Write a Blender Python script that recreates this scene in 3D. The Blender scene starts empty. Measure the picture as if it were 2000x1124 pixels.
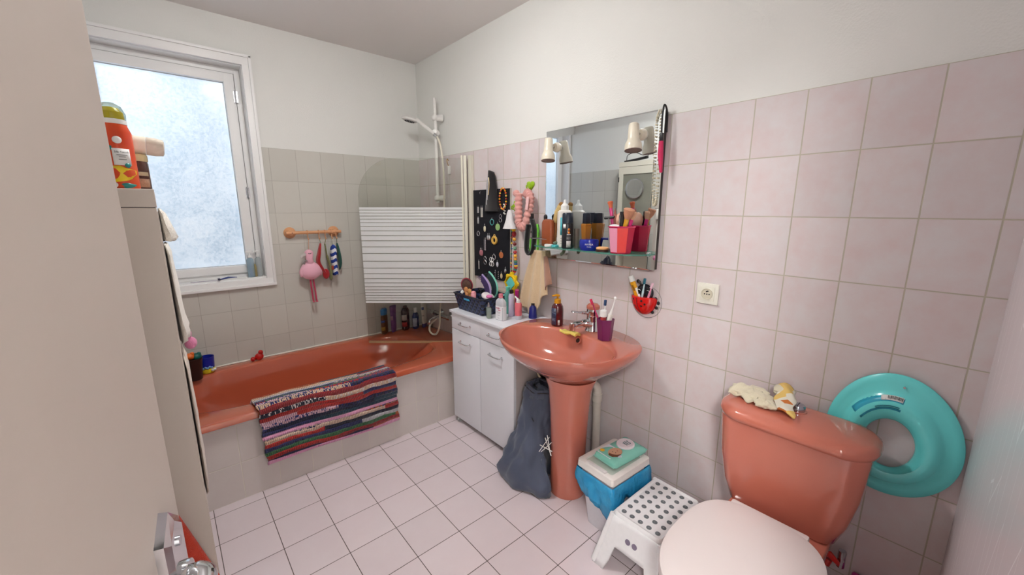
import bpy, bmesh, math, random
from mathutils import Vector, Matrix, Euler
random.seed(7)
PI = math.pi
sc = bpy.context.scene
COL = sc.collection
V = Vector

# ------------------------------------------------------------------ colour and materials
def lin(c):
    return tuple(((x/255)/12.92 if x/255 <= .04045 else ((x/255+.055)/1.055)**2.4) for x in c)

class NT:
    """small helper round a node tree"""
    def __init__(s, name):
        s.m = bpy.data.materials.new(name); s.m.use_nodes = True
        s.t = s.m.node_tree; s.t.nodes.clear()
        s.out = s.t.nodes.new('ShaderNodeOutputMaterial')
    def n(s, kind, **kw):
        x = s.t.nodes.new(kind)
        for k, v in kw.items(): setattr(x, k, v)
        return x
    def l(s, a, b): s.t.links.new(a, b)
    def setv(s, sock, v):
        if hasattr(v, 'is_linked') or hasattr(v, 'links'): s.l(v, sock)
        else: sock.default_value = v
    def math(s, op, a, b=0.0, c=None, clamp=False):
        x = s.n('ShaderNodeMath', operation=op); x.use_clamp = clamp
        s.setv(x.inputs[0], a); s.setv(x.inputs[1], b)
        if c is not None: s.setv(x.inputs[2], c)
        return x.outputs[0]
    def mix(s, f, a, b, blend='MIX'):
        x = s.n('ShaderNodeMix', data_type='RGBA', blend_type=blend)
        s.setv(x.inputs[0], f)
        for i, v in ((6, a), (7, b)):
            if isinstance(v, tuple): v = (*v[:3], 1)
            s.setv(x.inputs[i], v)
        return x.outputs[2]
    def noise(s, scale, detail=2.0, vec=None, rough=.5):
        x = s.n('ShaderNodeTexNoise'); x.inputs['Scale'].default_value = scale
        x.inputs['Detail'].default_value = detail; x.inputs['Roughness'].default_value = rough
        if vec is not None: s.l(vec, x.inputs['Vector'])
        return x.outputs[0]
    def ramp(s, f, stops, interp='LINEAR'):
        x = s.n('ShaderNodeValToRGB'); r = x.color_ramp; r.interpolation = interp
        while len(r.elements) < len(stops): r.elements.new(.5)
        for e, (p, c) in zip(r.elements, stops): e.position = p; e.color = (*c[:3], 1)
        s.l(f, x.inputs[0]); return x.outputs[0]
    def bump(s, h, strength=.3, dist=.01):
        x = s.n('ShaderNodeBump'); x.inputs['Strength'].default_value = strength
        x.inputs['Distance'].default_value = dist; s.l(h, x.inputs['Height']); return x.outputs[0]
    def coord(s, kind='Object'):
        return s.n('ShaderNodeTexCoord').outputs[kind]
    def geo(s):
        return s.n('ShaderNodeNewGeometry').outputs['Position']
    def principled(s, col, rough=.5, metal=0., normal=None, **kw):
        b = s.n('ShaderNodeBsdfPrincipled')
        if isinstance(col, tuple): b.inputs['Base Color'].default_value = (*col[:3], 1)
        else: s.l(col, b.inputs['Base Color'])
        s.setv(b.inputs['Roughness'], rough); b.inputs['Metallic'].default_value = metal
        if normal is not None: s.l(normal, b.inputs['Normal'])
        for k, v in kw.items(): s.setv(b.inputs[k.replace('_', ' ')], v)
        return b
    def done(s, b):
        s.l(b.outputs[0], s.out.inputs[0]); return s.m

_mc = {}
def pm(rgb, rough=.45, metal=0., var=.05, scale=60., bump=0., name=None, coat=0., alpha_mix=None):
    """plain procedural material: slight noise in colour, optional bump"""
    key = (rgb, rough, metal, var, scale, bump, coat, alpha_mix)
    if key in _mc: return _mc[key]
    t = NT(name or 'finish')
    c = lin(rgb); nz = t.noise(scale, 3, t.coord())
    col = t.mix(nz, tuple(min(1, x*(1-var)) for x in c), tuple(min(1, x*(1+var)) for x in c))
    nrm = t.bump(nz, bump, .002) if bump else None
    b = t.principled(col, rough, metal, nrm, **({'Coat_Weight': coat} if coat else {}))
    if alpha_mix is not None:
        tr = t.n('ShaderNodeBsdfTransparent'); mx = t.n('ShaderNodeMixShader')
        mx.inputs[0].default_value = alpha_mix
        tr.inputs[0].default_value = (*tuple(min(1, .5+.5*x) for x in c), 1)
        t.l(tr.outputs[0], mx.inputs[1]); t.l(b.outputs[0], mx.inputs[2])
        m = t.done(mx)
    else: m = t.done(b)
    _mc[key] = m; return m

def fabric(rgb, rgb2=None, scale=500., rough=.95, bump=.6, pscale=18.):
    t = NT('fabric'); co = t.coord()
    a = lin(rgb); b2 = lin(rgb2 or tuple(max(0, int(x*.82)) for x in rgb))
    n1 = t.noise(pscale, 3, co); n2 = t.noise(scale, 2, co)
    col = t.mix(t.math('SMOOTH_MAX', n1, n2, .1), b2, a)
    return t.done(t.principled(col, rough, 0, t.bump(n2, bump, .003), Sheen_Weight=.3))

def glass_mat(tint=(225, 235, 232), refl=.12, rough=.02):
    """architectural pane: see-through with a fresnel reflection"""
    t = NT('clear glass')
    tr = t.n('ShaderNodeBsdfTransparent'); tr.inputs[0].default_value = (*lin(tint), 1)
    gl = t.n('ShaderNodeBsdfGlossy'); gl.inputs['Roughness'].default_value = rough
    lw = t.n('ShaderNodeLayerWeight'); lw.inputs[0].default_value = .35
    nz = t.noise(8, 2, t.coord())
    f = t.math('ADD', t.math('MULTIPLY', lw.outputs['Fresnel'], .55), t.math('MULTIPLY', nz, refl*.15), clamp=True)
    mx = t.n('ShaderNodeMixShader'); t.l(f, mx.inputs[0]); t.l(tr.outputs[0], mx.inputs[1]); t.l(gl.outputs[0], mx.inputs[2])
    return t.done(mx)

def tile_mat(u, v, su, sv, ou, ov, base, alt, grout, gw=.0016, rough=.22, marble=.5, bumpd=.0012, gmix=1.):
    """square ceramic tiles: u, v = world axes (0,1,2), size su x sv, grid passes through ou, ov"""
    t = NT('ceramic tiles'); p = t.geo()
    sep = t.n('ShaderNodeSeparateXYZ'); t.l(p, sep.inputs[0])
    def axis(a, s, o):
        q = t.math('DIVIDE', t.math('SUBTRACT', sep.outputs[a], o), s)
        fr = t.math('FRACT', q); fl = t.math('FLOOR', q)
        d = t.math('MULTIPLY', t.math('MINIMUM', fr, t.math('SUBTRACT', 1., fr)), s)
        return fl, d
    fu, du = axis(u, su, ou); fv, dv = axis(v, sv, ov)
    d = t.math('MINIMUM', du, dv)
    g = t.n('ShaderNodeMapRange'); g.interpolation_type = 'SMOOTHSTEP'
    t.l(d, g.inputs[0]); g.inputs[1].default_value = gw*.55; g.inputs[2].default_value = gw*1.15
    inside = g.outputs[0]
    cmb = t.n('ShaderNodeCombineXYZ'); t.l(fu, cmb.inputs[0]); t.l(fv, cmb.inputs[1])
    wn = t.n('ShaderNodeTexWhiteNoise'); t.l(cmb.outputs[0], wn.inputs['Vector'])
    # marbling, offset per tile
    off = t.n('ShaderNodeVectorMath', operation='MULTIPLY_ADD'); t.l(wn.outputs['Color'], off.inputs[0])
    off.inputs[1].default_value = (9, 9, 9); t.l(p, off.inputs[2])
    m1 = t.noise(9, 5, off.outputs[0], .62)
    m2 = t.noise(26, 4, off.outputs[0], .6)
    mm = t.math('ADD', t.math('MULTIPLY', m1, .7), t.math('MULTIPLY', m2, .3))
    r = t.n('ShaderNodeMapRange'); t.l(mm, r.inputs[0]); r.inputs[1].default_value = .36; r.inputs[2].default_value = .66
    col = t.mix(t.math('MULTIPLY', r.outputs[0], marble), lin(base), lin(alt))
    br = t.math('ADD', .965, t.math('MULTIPLY', wn.outputs['Value'], .07))
    cb = t.n('ShaderNodeCombineColor'); [t.l(br, cb.inputs[i]) for i in range(3)]
    col = t.mix(1., col, cb.outputs[0], 'MULTIPLY')
    gn = t.noise(14, 3, p)
    gc = t.mix(gn, tuple(x*.8 for x in lin(grout)), tuple(min(1, x*1.1) for x in lin(grout)))
    if gmix < 1: gc = t.mix(gmix, col, gc)
    col = t.mix(inside, gc, col)
    h = t.math('ADD', inside, t.math('MULTIPLY', m1, .12))
    nrm = t.bump(h, .5, bumpd)
    rg = t.math('SUBTRACT', .75, t.math('MULTIPLY', inside, .75-rough))
    return t.done(t.principled(col, rg, 0, nrm))

# ------------------------------------------------------------------ mesh helpers
class MB:
    def __init__(s): s.b = bmesh.new(); s.uvl = None
    def _new(s, n0): return s.b.verts[n0:] if False else list(s.b.verts)[n0:]
    def box(s, c, d, rot=None, bev=0.):
        n0 = len(s.b.verts)
        r = bmesh.ops.create_cube(s.b, size=1.)
        vs = r['verts']
        for v in vs: v.co = V((v.co.x*d[0], v.co.y*d[1], v.co.z*d[2]))
        if bev:
            es = list({e for v in vs for e in v.link_edges})
            rr = bmesh.ops.bevel(s.b, geom=es, offset=bev, segments=2, affect='EDGES', profile=.6)
            vs = list({v for f in rr['faces'] for v in f.verts} | {v for v in vs if v.is_valid})
        M = Matrix.Translation(V(c)) @ (rot.to_4x4() if rot is not None else Matrix())
        for v in vs: v.co = M @ v.co
        return s
    def box2(s, a, b, bev=0.):
        a = V(a); b = V(b); return s.box((a+b)/2, [abs(x) for x in (b-a)], bev=bev)
    def rings(s, R, cap0=True, cap1=True, closed=True, uv=None):
        """skin a list of rings (each a list of points)"""
        L = [[s.b.verts.new(V(p)) for p in r] for r in R]
        n = len(L[0])
        for i in range(len(L)-1):
            for j in range(n if closed else n-1):
                k = (j+1) % n
                try: s.b.faces.new((L[i][j], L[i][k], L[i+1][k], L[i+1][j]))
                except ValueError: pass
        if cap0 and closed and n > 2:
            try: s.b.faces.new(list(reversed(L[0])))
            except ValueError: pass
        if cap1 and closed and n > 2:
            try: s.b.faces.new(L[-1])
            except ValueError: pass
        return L
    def tube(s, P, r, n=10, cap=True, flat=1.):
        P = [V(p) for p in P]; R = []
        rr = r if isinstance(r, (list, tuple)) else [r]*len(P)
        up = None
        for i, p in enumerate(P):
            t = (P[min(i+1, len(P)-1)]-P[max(i-1, 0)])
            t = t.normalized() if t.length > 1e-9 else V((0, 0, 1))
            if up is None: up = V((0, 0, 1)) if abs(t.z) < .9 else V((1, 0, 0))
            a = t.cross(up)
            if a.length < 1e-6: up = V((0, 1, 0)); a = t.cross(up)
            a.normalize(); b = t.cross(a).normalized(); up = -b if (-b).dot(up) > 0 else b
            R.append([p + a*math.cos(2*PI*k/n)*rr[i] + b*math.sin(2*PI*k/n)*rr[i]*flat for k in range(n)])
        s.rings(R, cap, cap); return s
    def cyl(s, a, b, r0, r1=None, n=20, bev=0.):
        r1 = r0 if r1 is None else r1
        a = V(a); b = V(b); t = (b-a).normalized()
        if bev:
            return s.tube([a, a+t*1e-5, a+t*bev, b-t*bev, b-t*1e-5, b], [r0*.0+max(1e-5, r0-bev), r0-bev*.999, r0, r1, r1-bev*.999, max(1e-5, r1-bev)], n)
        return s.tube([a, b], [r0, r1], n)
    def lathe(s, prof, c=(0, 0, 0), n=24, axis=None, sx=1., sy=1., cap=True):
        """prof = [(r, z)...] about z (or rotated so z -> axis)"""
        M = Matrix.Translation(V(c))
        if axis is not None: M = M @ V((0, 0, 1)).rotation_difference(V(axis).normalized()).to_matrix().to_4x4()
        R = [[M @ V((max(r, 1e-5)*math.cos(2*PI*k/n)*sx, max(r, 1e-5)*math.sin(2*PI*k/n)*sy, z)) for k in range(n)] for r, z in prof]
        s.rings(R, cap, cap); return s
    def ball(s, c, r, n=12, sc=(1, 1, 1), rot=None):
        vs = bmesh.ops.create_uvsphere(s.b, u_segments=n, v_segments=max(6, n*2//3), radius=r)['verts']
        M = Matrix.Translation(V(c)) @ (rot.to_4x4() if rot is not None else Matrix())
        for v in vs: v.co = M @ V((v.co.x*sc[0], v.co.y*sc[1], v.co.z*sc[2]))
        return s
    def torus(s, c, R, r, axis=(0, 0, 1), n=24, m=8, sx=1., sy=1., a0=0., a1=2*PI):
        Q = V((0, 0, 1)).rotation_difference(V(axis).normalized()).to_matrix()
        full = abs(a1-a0-2*PI) < 1e-6
        P = []
        for k in range(n+(0 if full else 1)):
            a = a0+(a1-a0)*k/n; u = V((math.cos(a)*sx, math.sin(a)*sy, 0)); P.append((V((u.x*R, u.y*R, 0)), u.normalized()))
        rg = [[V(c)+Q @ (p+u*math.cos(2*PI*j/m)*r+V((0, 0, 1))*math.sin(2*PI*j/m)*r) for j in range(m)] for p, u in P]
        if full: rg.append(rg[0]); s.rings(rg, False, False)
        else: s.rings(rg, True, True)
        bmesh.ops.remove_doubles(s.b, verts=s.b.verts, dist=1e-6)
        return s
    def prism(s, pts, a, b):
        """pts 2D outline; a = 3x function (u,v,w)->xyz given as lambda; b = (w0,w1)"""
        s.rings([[a(u, v, b[0]) for u, v in pts], [a(u, v, b[1]) for u, v in pts]]); return s
    def grid(s, f, nu, nv, th=0.):
        """f(u,v)->xyz for u,v in 0..1, stores uv; a sheet"""
        g = [[s.b.verts.new(V(f(i/nu, j/nv))) for j in range(nv+1)] for i in range(nu+1)]
        if s.uvl is None: s.uvl = s.b.loops.layers.uv.new('UVMap')
        for i in range(nu):
            for j in range(nv):
                fc = s.b.faces.new((g[i][j], g[i+1][j], g[i+1][j+1], g[i][j+1]))
                for lp, (a, b2) in zip(fc.loops, ((i, j), (i+1, j), (i+1, j+1), (i, j+1))): lp[s.uvl].uv = (a/nu, b2/nv)
        return s

def thing(name, label, cat, loc=(0, 0, 0), rotz=0., group=None):
    o = bpy.data.objects.new(name, None); COL.objects.link(o)
    o.location = loc; o.rotation_euler = (0, 0, rotz); o.empty_display_size = .05
    if label: o['label'] = label
    if cat: o['category'] = cat
    if group: o['group'] = group
    return o
def worldmat(o):
    M = Matrix()
    while o is not None:
        L = Matrix.Translation(o.location) @ o.rotation_euler.to_matrix().to_4x4()
        M = L @ M; o = o.parent
    return M
def obj(name, mb, mat, parent=None, w=True, smooth=35., solid=0., sub=0, label=None, bevel=0., off=-1., base=None):
    """w=True: the mesh is authored in world coordinates and moved into the parent's space"""
    bm = mb.b if isinstance(mb, MB) else mb
    bmesh.ops.recalc_face_normals(bm, faces=bm.faces)
    if parent is None and base is None:
        # put the origin at the mesh's base
        xs = [v.co for v in bm.verts]
        base = V(((min(v.x for v in xs)+max(v.x for v in xs))/2, (min(v.y for v in xs)+max(v.y for v in xs))/2, min(v.z for v in xs)))
    if parent is not None and w: bm.transform(worldmat(parent).inverted())
    if parent is None: bm.transform(Matrix.Translation(-V(base)))
    me = bpy.data.meshes.new(name); bm.to_mesh(me); bm.free()
    for p in me.polygons: p.use_smooth = smooth > 0
    if smooth > 0 and smooth < 180: me.set_sharp_from_angle(angle=math.radians(smooth))
    me.materials.append(mat)
    o = bpy.data.objects.new(name, me); COL.objects.link(o)
    if parent is not None: o.parent = parent
    else: o.location = base
    if bevel:
        m = o.modifiers.new('bevel', 'BEVEL'); m.width = bevel; m.segments = 2; m.limit_method = 'ANGLE'; m.angle_limit = math.radians(40)
    if solid:
        m = o.modifiers.new('thick', 'SOLIDIFY'); m.thickness = solid; m.offset = off
    if sub:
        m = o.modifiers.new('sub', 'SUBSURF'); m.levels = sub; m.render_levels = sub
    if label: o['label'] = label
    return o
def tag(o, label, cat, group=None):
    o['label'] = label; o['category'] = cat
    if group: o['group'] = group
    return o
def struct(o): o['kind'] = 'structure'; return o
def dup(root, loc, rotz=None, label=None, group=None):
    def rec(o, par):
        c = o.copy(); COL.objects.link(c)
        if par is not None: c.parent = par
        for ch in [x for x in list(o.children)]: rec(ch, c)
        return c
    r = rec(root, None); r.location = loc
    if rotz is not None: r.rotation_euler = (0, 0, rotz)
    if label: r['label'] = label
    if group: r['group'] = group
    return r
def text(name, s, size, mat, parent, origin, xdir, ydir, ext=.0004, align='CENTER', sx=1.):
    """lettering as a mesh: xdir = reading direction, ydir = up of the letters (world)"""
    cu = bpy.data.curves.new(name, 'FONT'); cu.body = s; cu.size = size; cu.extrude = ext
    cu.align_x = align; cu.align_y = 'CENTER'; cu.resolution_u = 2
    to = bpy.data.objects.new(name, cu); COL.objects.link(to)
    dg = bpy.context.evaluated_depsgraph_get()
    me = bpy.data.meshes.new_from_object(to.evaluated_get(dg))
    bpy.data.objects.remove(to); 
    X = V(xdir).normalized(); Y = V(ydir).normalized(); Z = X.cross(Y)
    M = Matrix(((X.x*sx, Y.x, Z.x, origin[0]), (X.y*sx, Y.y, Z.y, origin[1]), (X.z*sx, Y.z, Z.z, origin[2]), (0, 0, 0, 1)))
    if parent is not None: M = worldmat(parent).inverted() @ M
    me.transform(M); me.materials.clear(); me.materials.append(mat)
    o = bpy.data.objects.new(name, me); COL.objects.link(o); o.parent = parent
    return o
def superell(cx, cy, a, b, n=48, p=2.5, z=0.):
    out = []
    for k in range(n):
        t = 2*PI*k/n; c, s_ = math.cos(t), math.sin(t)
        out.append(V((cx+a*math.copysign(abs(c)**(2/p), c), cy+b*math.copysign(abs(s_)**(2/p), s_), z)))
    return out
def rrect(cx, cy, hx, hy, r, z, n=6):
    P = []
    for (sx, sy, a0) in ((1, 1, 0), (-1, 1, PI/2), (-1, -1, PI), (1, -1, 1.5*PI)):
        for k in range(n+1):
            a = a0+PI/2*k/n; P.append(V((cx+sx*(hx-r)+r*math.cos(a), cy+sy*(hy-r)+r*math.sin(a), z)))
    return P
def smooth_path(P, n=8):
    P = [V(p) for p in P]; out = []
    Q = [P[0]*2-P[1]]+P+[P[-1]*2-P[-2]]
    for i in range(1, len(Q)-2):
        a, b, c, d = Q[i-1:i+3]
        for k in range(n):
            t = k/n
            out.append(.5*((2*b)+(-a+c)*t+(2*a-5*b+4*c-d)*t*t+(-a+3*b-3*c+d)*t**3))
    out.append(P[-1]); return out

# shared finishes
SALMON = pm((197, 114, 95), .12, var=.02, scale=5, coat=.6, name='salmon glazed ceramic')
SALMON_TUB = pm((186, 92, 64), .14, var=.02, scale=5, coat=.5, name='salmon enamel')
CHROME = pm((215, 217, 220), .08, 1., var=.03, name='chrome')
WHITEP = pm((226, 224, 220), .35, var=.02, name='white plastic')
WHITEL = pm((230, 231, 238), .28, var=.015, scale=8, name='white melamine')
CREAM = pm((224, 220, 204), .35, var=.02, name='cream paint')
BLACK = pm((22, 22, 26), .4, var=.1, name='black plastic')
DARK = pm((40, 36, 38), .5, var=.1, name='dark plastic')
PAPER = pm((236, 236, 234), .6, var=.03, name='label paper')
PAINT = pm((238, 237, 236), .4, var=.015, scale=4, name='white gloss paint')
GLASS = glass_mat()
GOLD = pm((200, 160, 90), .25, 1., name='gold metal')
SILVER = pm((200, 200, 205), .25, 1., name='silver metal')

# ================================================================== SETTING
LX, FY, CZ = -1.86, -3.042, 2.43      # left wall, near wall, ceiling
TT = 1.729                             # top of the tiles
def wallpaper(rgb):
    t = NT('woven wallpaper'); p = t.geo()
    w = t.n('ShaderNodeTexVoronoi'); w.inputs['Scale'].default_value = 170; t.l(p, w.inputs['Vector'])
    n2 = t.noise(3, 3, p)
    c = lin(rgb); col = t.mix(n2, tuple(x*.97 for x in c), tuple(min(1, x*1.02) for x in c))
    return t.done(t.principled(col, .75, 0, t.bump(w.outputs['Distance'], .25, .002)))
WALLW = wallpaper((228, 228, 224))
CEIL = pm((232, 228, 226), .8, var=.01, scale=3, name='ceiling paint')
TILE_R = tile_mat(1, 2, .151, .2, -2.0977, TT, (215, 209, 210), (213, 195, 195), (188, 181, 164), .0021, .28, marble=.9)
TILE_B = tile_mat(0, 2, .151, .2, -.585, TT, (202, 200, 192), (198, 193, 184), (146, 138, 128), .0014, .28, marble=.35, gmix=.5)  # same tile as the right wall, its backlit shade put into greyer colours
FLOORM = tile_mat(0, 1, .1953, .1953, -1.3931, -.9192, (228, 215, 219), (222, 206, 210), (96, 82, 78), .0017, .2, marble=.4, bumpd=.0008)

struct(obj('floor', MB().box2((-3.2, FY-1.6, -.05), (.2, .2, 0)), FLOORM, smooth=0))
struct(obj('ceiling', MB().box2((-3.2, FY-1.6, CZ), (.2, .2, CZ+.05)), CEIL, smooth=0))
wr = struct(obj('wall_right', MB().box2((.006, FY-.1, 0), (.15, .2, CZ)), WALLW, smooth=0))
obj('tile_cladding', MB().box2((0, FY, 0), (.0058, 0, TT)), TILE_R, wr, smooth=0)
# back wall with the window opening
WX0, WX1, WZ0, WZ1 = -1.838, -1.125, .915, 2.185
b = MB()
b.box2((LX-.15, .006, 0), (.0058, .25, WZ0)).box2((LX-.15, .006, WZ1), (.0058, .25, CZ))
b.box2((WX1, .006, WZ0), (.0058, .25, WZ1)).box2((LX-.15, .006, WZ0), (WX0, .25, WZ1))
wb = struct(obj('wall_back', b, WALLW, smooth=0))
b = MB(); b.box2((LX, 0, 0), (0, .0058, .87)).box2((-1.085, 0, .87), (0, .0058, TT))
obj('tile_cladding', b, TILE_B, wb, smooth=0)
wl = struct(obj('wall_left', MB().box2((LX-.15, FY-.1, 0), (LX-.006, 0, CZ)), WALLW, smooth=0))
TILE_L = tile_mat(1, 2, .151, .2, -.02, TT, (202, 200, 192), (198, 193, 184), (146, 138, 128), .0014, .28, marble=.35, gmix=.5)  # left wall repeats the back wall's shade-greyed tile colours
obj('tile_cladding', MB().box2((LX-.0058, FY, 0), (LX, 0, TT)), TILE_L, wl, smooth=0)
# near wall: glossy panelled, with the doorway beside the camera
t = NT('glossy wall film'); p = t.geo()
vo = t.n('ShaderNodeTexVoronoi', feature='DISTANCE_TO_EDGE'); mp = t.n('ShaderNodeMapping')
mp.inputs['Scale'].default_value = (9, 1, 1.6); t.l(p, mp.inputs[0]); t.l(mp.outputs[0], vo.inputs['Vector']); vo.inputs['Scale'].default_value = 1.3
cr = t.math('LESS_THAN', vo.outputs['Distance'], .006)
col = t.mix(cr, lin((226, 218, 222)), lin((244, 242, 244)))
NEARM = t.done(t.principled(col, .24, 0, t.bump(cr, .15, .001)))
b = MB()
b.box2((-1.08, FY-.1, 0), (0, FY, CZ)).box2((LX, FY-.1, 0), (-1.83, FY, CZ)).box2((-1.83, FY-.1, 2.06), (-1.08, FY, CZ))
wn_ = struct(obj('wall_front', b, NEARM, smooth=0))
# hall beyond the doorway (behind the camera)
b = MB(); b.box2((-3.2, FY-1.6, 0), (.2, FY-1.5, CZ)).box2((-3.2, FY-1.5, 0), (-3.1, FY-.1, CZ)).box2((-3.2, FY-.1, 0), (LX, FY, CZ)).box2((.1, FY-1.5, 0), (.2, FY-.1, CZ))
struct(obj('wall_hall', b, WALLW, smooth=0))
# skirting line at the foot of the right wall
struct(obj('baseboard_right', MB().box2((-.006, FY, 0), (0, -.861, .012)), pm((176, 160, 148), .5, name='skirting joint'), smooth=0))

# ---- window
win = struct(thing('window_1', None, None, (-1.46, .05, WZ0)))
FR = PAINT
b = MB()
cx0, cx1, cz0, cz1 = LX+.002, -1.083, .872, 2.236
for (a, c_) in (((cx0, -.014, WZ1-.004), (cx1, .006, cz1)), ((cx0, -.014, cz0), (cx1, .006, WZ0+.004)), ((WX1-.004, -.014, WZ0), (cx1, .006, WZ1)), ((cx0, -.014, WZ0), (WX0+.004, .006, WZ1))):
    b.box2(a, c_, bev=.003)
for (a, c_) in (((cx0, -.022, cz1-.012), (cx1+.004, -.01, cz1+.004)), ((cx0, -.024, cz0-.004), (cx1+.004, -.008, cz0+.014)), ((cx1-.012, -.022, cz0), (cx1+.004, -.01, cz1))):
    b.box2(a, c_, bev=.003)
obj('casing', b, FR, win)
b = MB(); y0, y1 = .006, .16
b.box2((WX0, y0, WZ0-.001), (WX1, y1, WZ0+.012)).box2((WX0, y0, WZ1-.008), (WX1, y1, WZ1+.001)).box2((WX1-.006, y0, WZ0), (WX1+.001, y1, WZ1)).box2((WX0-.001, y0, WZ0), (WX0+.006, y1, WZ1))
obj('reveal', b, FR, win, smooth=0)
# fixed frame and sash
def ring(b, x0, x1, z0, z1, w, ya, yb, bev=.003, wb=None):
    wb = wb or w
    b.box2((x0, ya, z0), (x0+w, yb, z1), bev).box2((x1-w, ya, z0), (x1, yb, z1), bev)
    b.box2((x0+w-.003, ya, z1-w), (x1-w+.003, yb, z1), bev).box2((x0+w-.003, ya, z0), (x1-w+.003, yb, z0+wb), bev)
b = MB(); ring(b, WX0+.001, WX1-.006, WZ0+.012, WZ1-.008, .030, .085, .15); obj('frame', b, FR, win)
b = MB(); ring(b, WX0+.025, WX1-.040, WZ0+.040, WZ1-.042, .052, .07, .13, .004, .046); obj('sash', b, FR, win)
b = MB(); ring(b, WX0+.072, WX1-.088, WZ0+.083, WZ1-.09, .008, .094, .1); obj('glazing_bead', b, pm((205, 206, 208), .4, name='bead'), win)
t = NT('frosted window pane'); co = t.geo()
n1 = t.noise(85, 4, co, .75); n2 = t.noise(5, 3, co)
f = t.ramp(t.math('ADD', t.math('MULTIPLY', n1, .7), t.math('MULTIPLY', n2, .3)), [(.40, (.36, .46, .56)), (.50, (.76, .84, .93)), (.60, (1., 1., 1.))])
em = t.n('ShaderNodeEmission'); t.l(f, em.inputs[0]); em.inputs[1].default_value = .165
tl = t.n('ShaderNodeBsdfTranslucent'); tl.inputs[0].default_value = (.9, .95, 1, 1)
gl = t.n('ShaderNodeBsdfGlossy'); gl.inputs['Roughness'].default_value = .12; gl.inputs[0].default_value = (.5, .5, .5, 1)
ad = t.n('ShaderNodeAddShader'); t.l(em.outputs[0], ad.inputs[0]); t.l(tl.outputs[0], ad.inputs[1])
lw = t.n('ShaderNodeLayerWeight'); lw.inputs[0].default_value = .25
mx = t.n('ShaderNodeMixShader'); t.l(t.math('MULTIPLY', lw.outputs['Fresnel'], .5), mx.inputs[0]); t.l(ad.outputs[0], mx.inputs[1]); t.l(gl.outputs[0], mx.inputs[2])
PANE = t.done(mx)
obj('pane', MB().box2((WX0+.076, .099, WZ0+.09), (WX1-.093, .103, WZ1-.095)), PANE, win, smooth=0)
for z in (1.98, 1.42): obj('hinge', MB().cyl((WX1-.043, .066, z), (WX1-.043, .066, z+.07), .005, n=10).box2((WX1-.05, .068, z+.004), (WX1-.03, .071, z+.066)), SILVER, win)

# ---- open door at the left of the camera
DH = V((-1.83, -3.04, 0)); DD = V((.25188, .96776, 0)); DN = V((.96776, -.25188, 0))
def dpt(s_, o, z): return DH+DD*s_+DN*o+V((0, 0, z))
def dbox(b, s0, s1, o0, o1, z0, z1): b.rings([[dpt(s_, o, z) for s_, o in ((s0, o0), (s1, o0), (s1, o1), (s0, o1))] for z in (z0, z1)]); return b
door = struct(thing('door_1', None, None, (DH.x, DH.y, 0)))
obj('slab', dbox(MB(), .012, .775, -.038, 0, .008, 2.04), pm((200, 190, 181), .45, var=.02, scale=3, name='door paint'), door, bevel=.002)
struct(obj('trim_1', MB().box2((-1.845, FY-.1, 0), (-1.83, FY+.006, 2.08)).box2((-1.08, FY-.1, 0), (-1.065, FY+.006, 2.08)).box2((-1.845, FY-.1, 2.06), (-1.065, FY+.006, 2.08)), PAINT, smooth=0))
b = MB(); b.rings([[dpt(s_, o, z) for s_, z in pts] for o, pts in (
    (0., [(.683, .72), (.743, .72), (.743, .962), (.713, .990), (.683, .962)]),
    (.009, [(.684, .721), (.742, .721), (.742, .961), (.713, .988), (.684, .961)]),
    (.014, [(.692, .73), (.734, .73), (.734, .955), (.713, .974), (.692, .955)]))])
obj('handle_plate', b, CHROME, door, smooth=20)
b = MB(); b.tube(smooth_path([dpt(.713, .006, .889), dpt(.713, .016, .889), dpt(.709, .028, .889), dpt(.690, .034, .887), dpt(.60, .034, .880)], 6), [.016]*10+[.0175]*15, 16, flat=.85)
obj('lever', b, CHROME, door)
b = MB(); b.tube([dpt(.713, .010, .889), dpt(.713, .020, .889)], [.022, .021], 20); obj('collar', b, CHROME, door)
obj('screw', MB().cyl(dpt(.713, .012, .945), dpt(.713, .0165, .945), .006, n=16), SILVER, door)

# ---- apron of the bath
APR = tile_mat(0, 2, .151, .1865, -.405, .374, (214, 206, 202), (208, 196, 192), (226, 220, 208), .0018, .3, marble=.35)
struct(obj('trim_2', MB().box2((LX, -.861, 0), (0, -.80, .398)), APR, smooth=0))
# ================================================================== BATH
def rimz(y): return .392+(-y/.885)*.034
tub = thing('bathtub', 'salmon orange enamel bathtub built in along the window wall behind a tiled apron', 'bathtub', (-.9, -.44, 0))
b = MB(); n = 72
def outer(z=None, inset=0.):
    x0, x1, y0, y1 = LX+.004+inset, -.003-inset, -.886+inset, -.002-inset
    P = []
    for k in range(n):
        t_ = 2*PI*k/n; c, s_ = math.cos(t_), math.sin(t_)
        m = max(abs(c), abs(s_)); P.append(V(((x0+x1)/2+(x1-x0)/2*c/m, (y0+y1)/2+(y1-y0)/2*s_/m, 0)))
    for q in P: q.z = (rimz(q.y) if z is None else z(q.y))
    return P
def innr(ix, iy, dz, cx=-.93, cy=-.425, p=3.2):
    P = []
    for k in range(n):
        t_ = 2*PI*k/n; c, s_ = math.cos(t_), math.sin(t_)
        a = ix if c < 0 else ix-.10
        P.append(V((cx+a*math.copysign(abs(c)**(2/p), c), cy+iy*math.copysign(abs(s_)**(2/p), s_), 0)))
    for q in P: q.z = rimz(q.y)-dz
    return P
R = [outer(lambda y: rimz(y)-.032), outer(lambda y: rimz(y)-.006), outer(lambda y: rimz(y)-.001, .005), outer(None, .012),
     innr(.80, .365, .0), innr(.785, .352, .004), innr(.775, .345, .015), innr(.74, .325, .13), innr(.69, .295, .26), innr(.60, .25, .33), innr(.4, .15, .345), innr(.1, .03, .35)]
b.rings(R, False, True)
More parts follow.
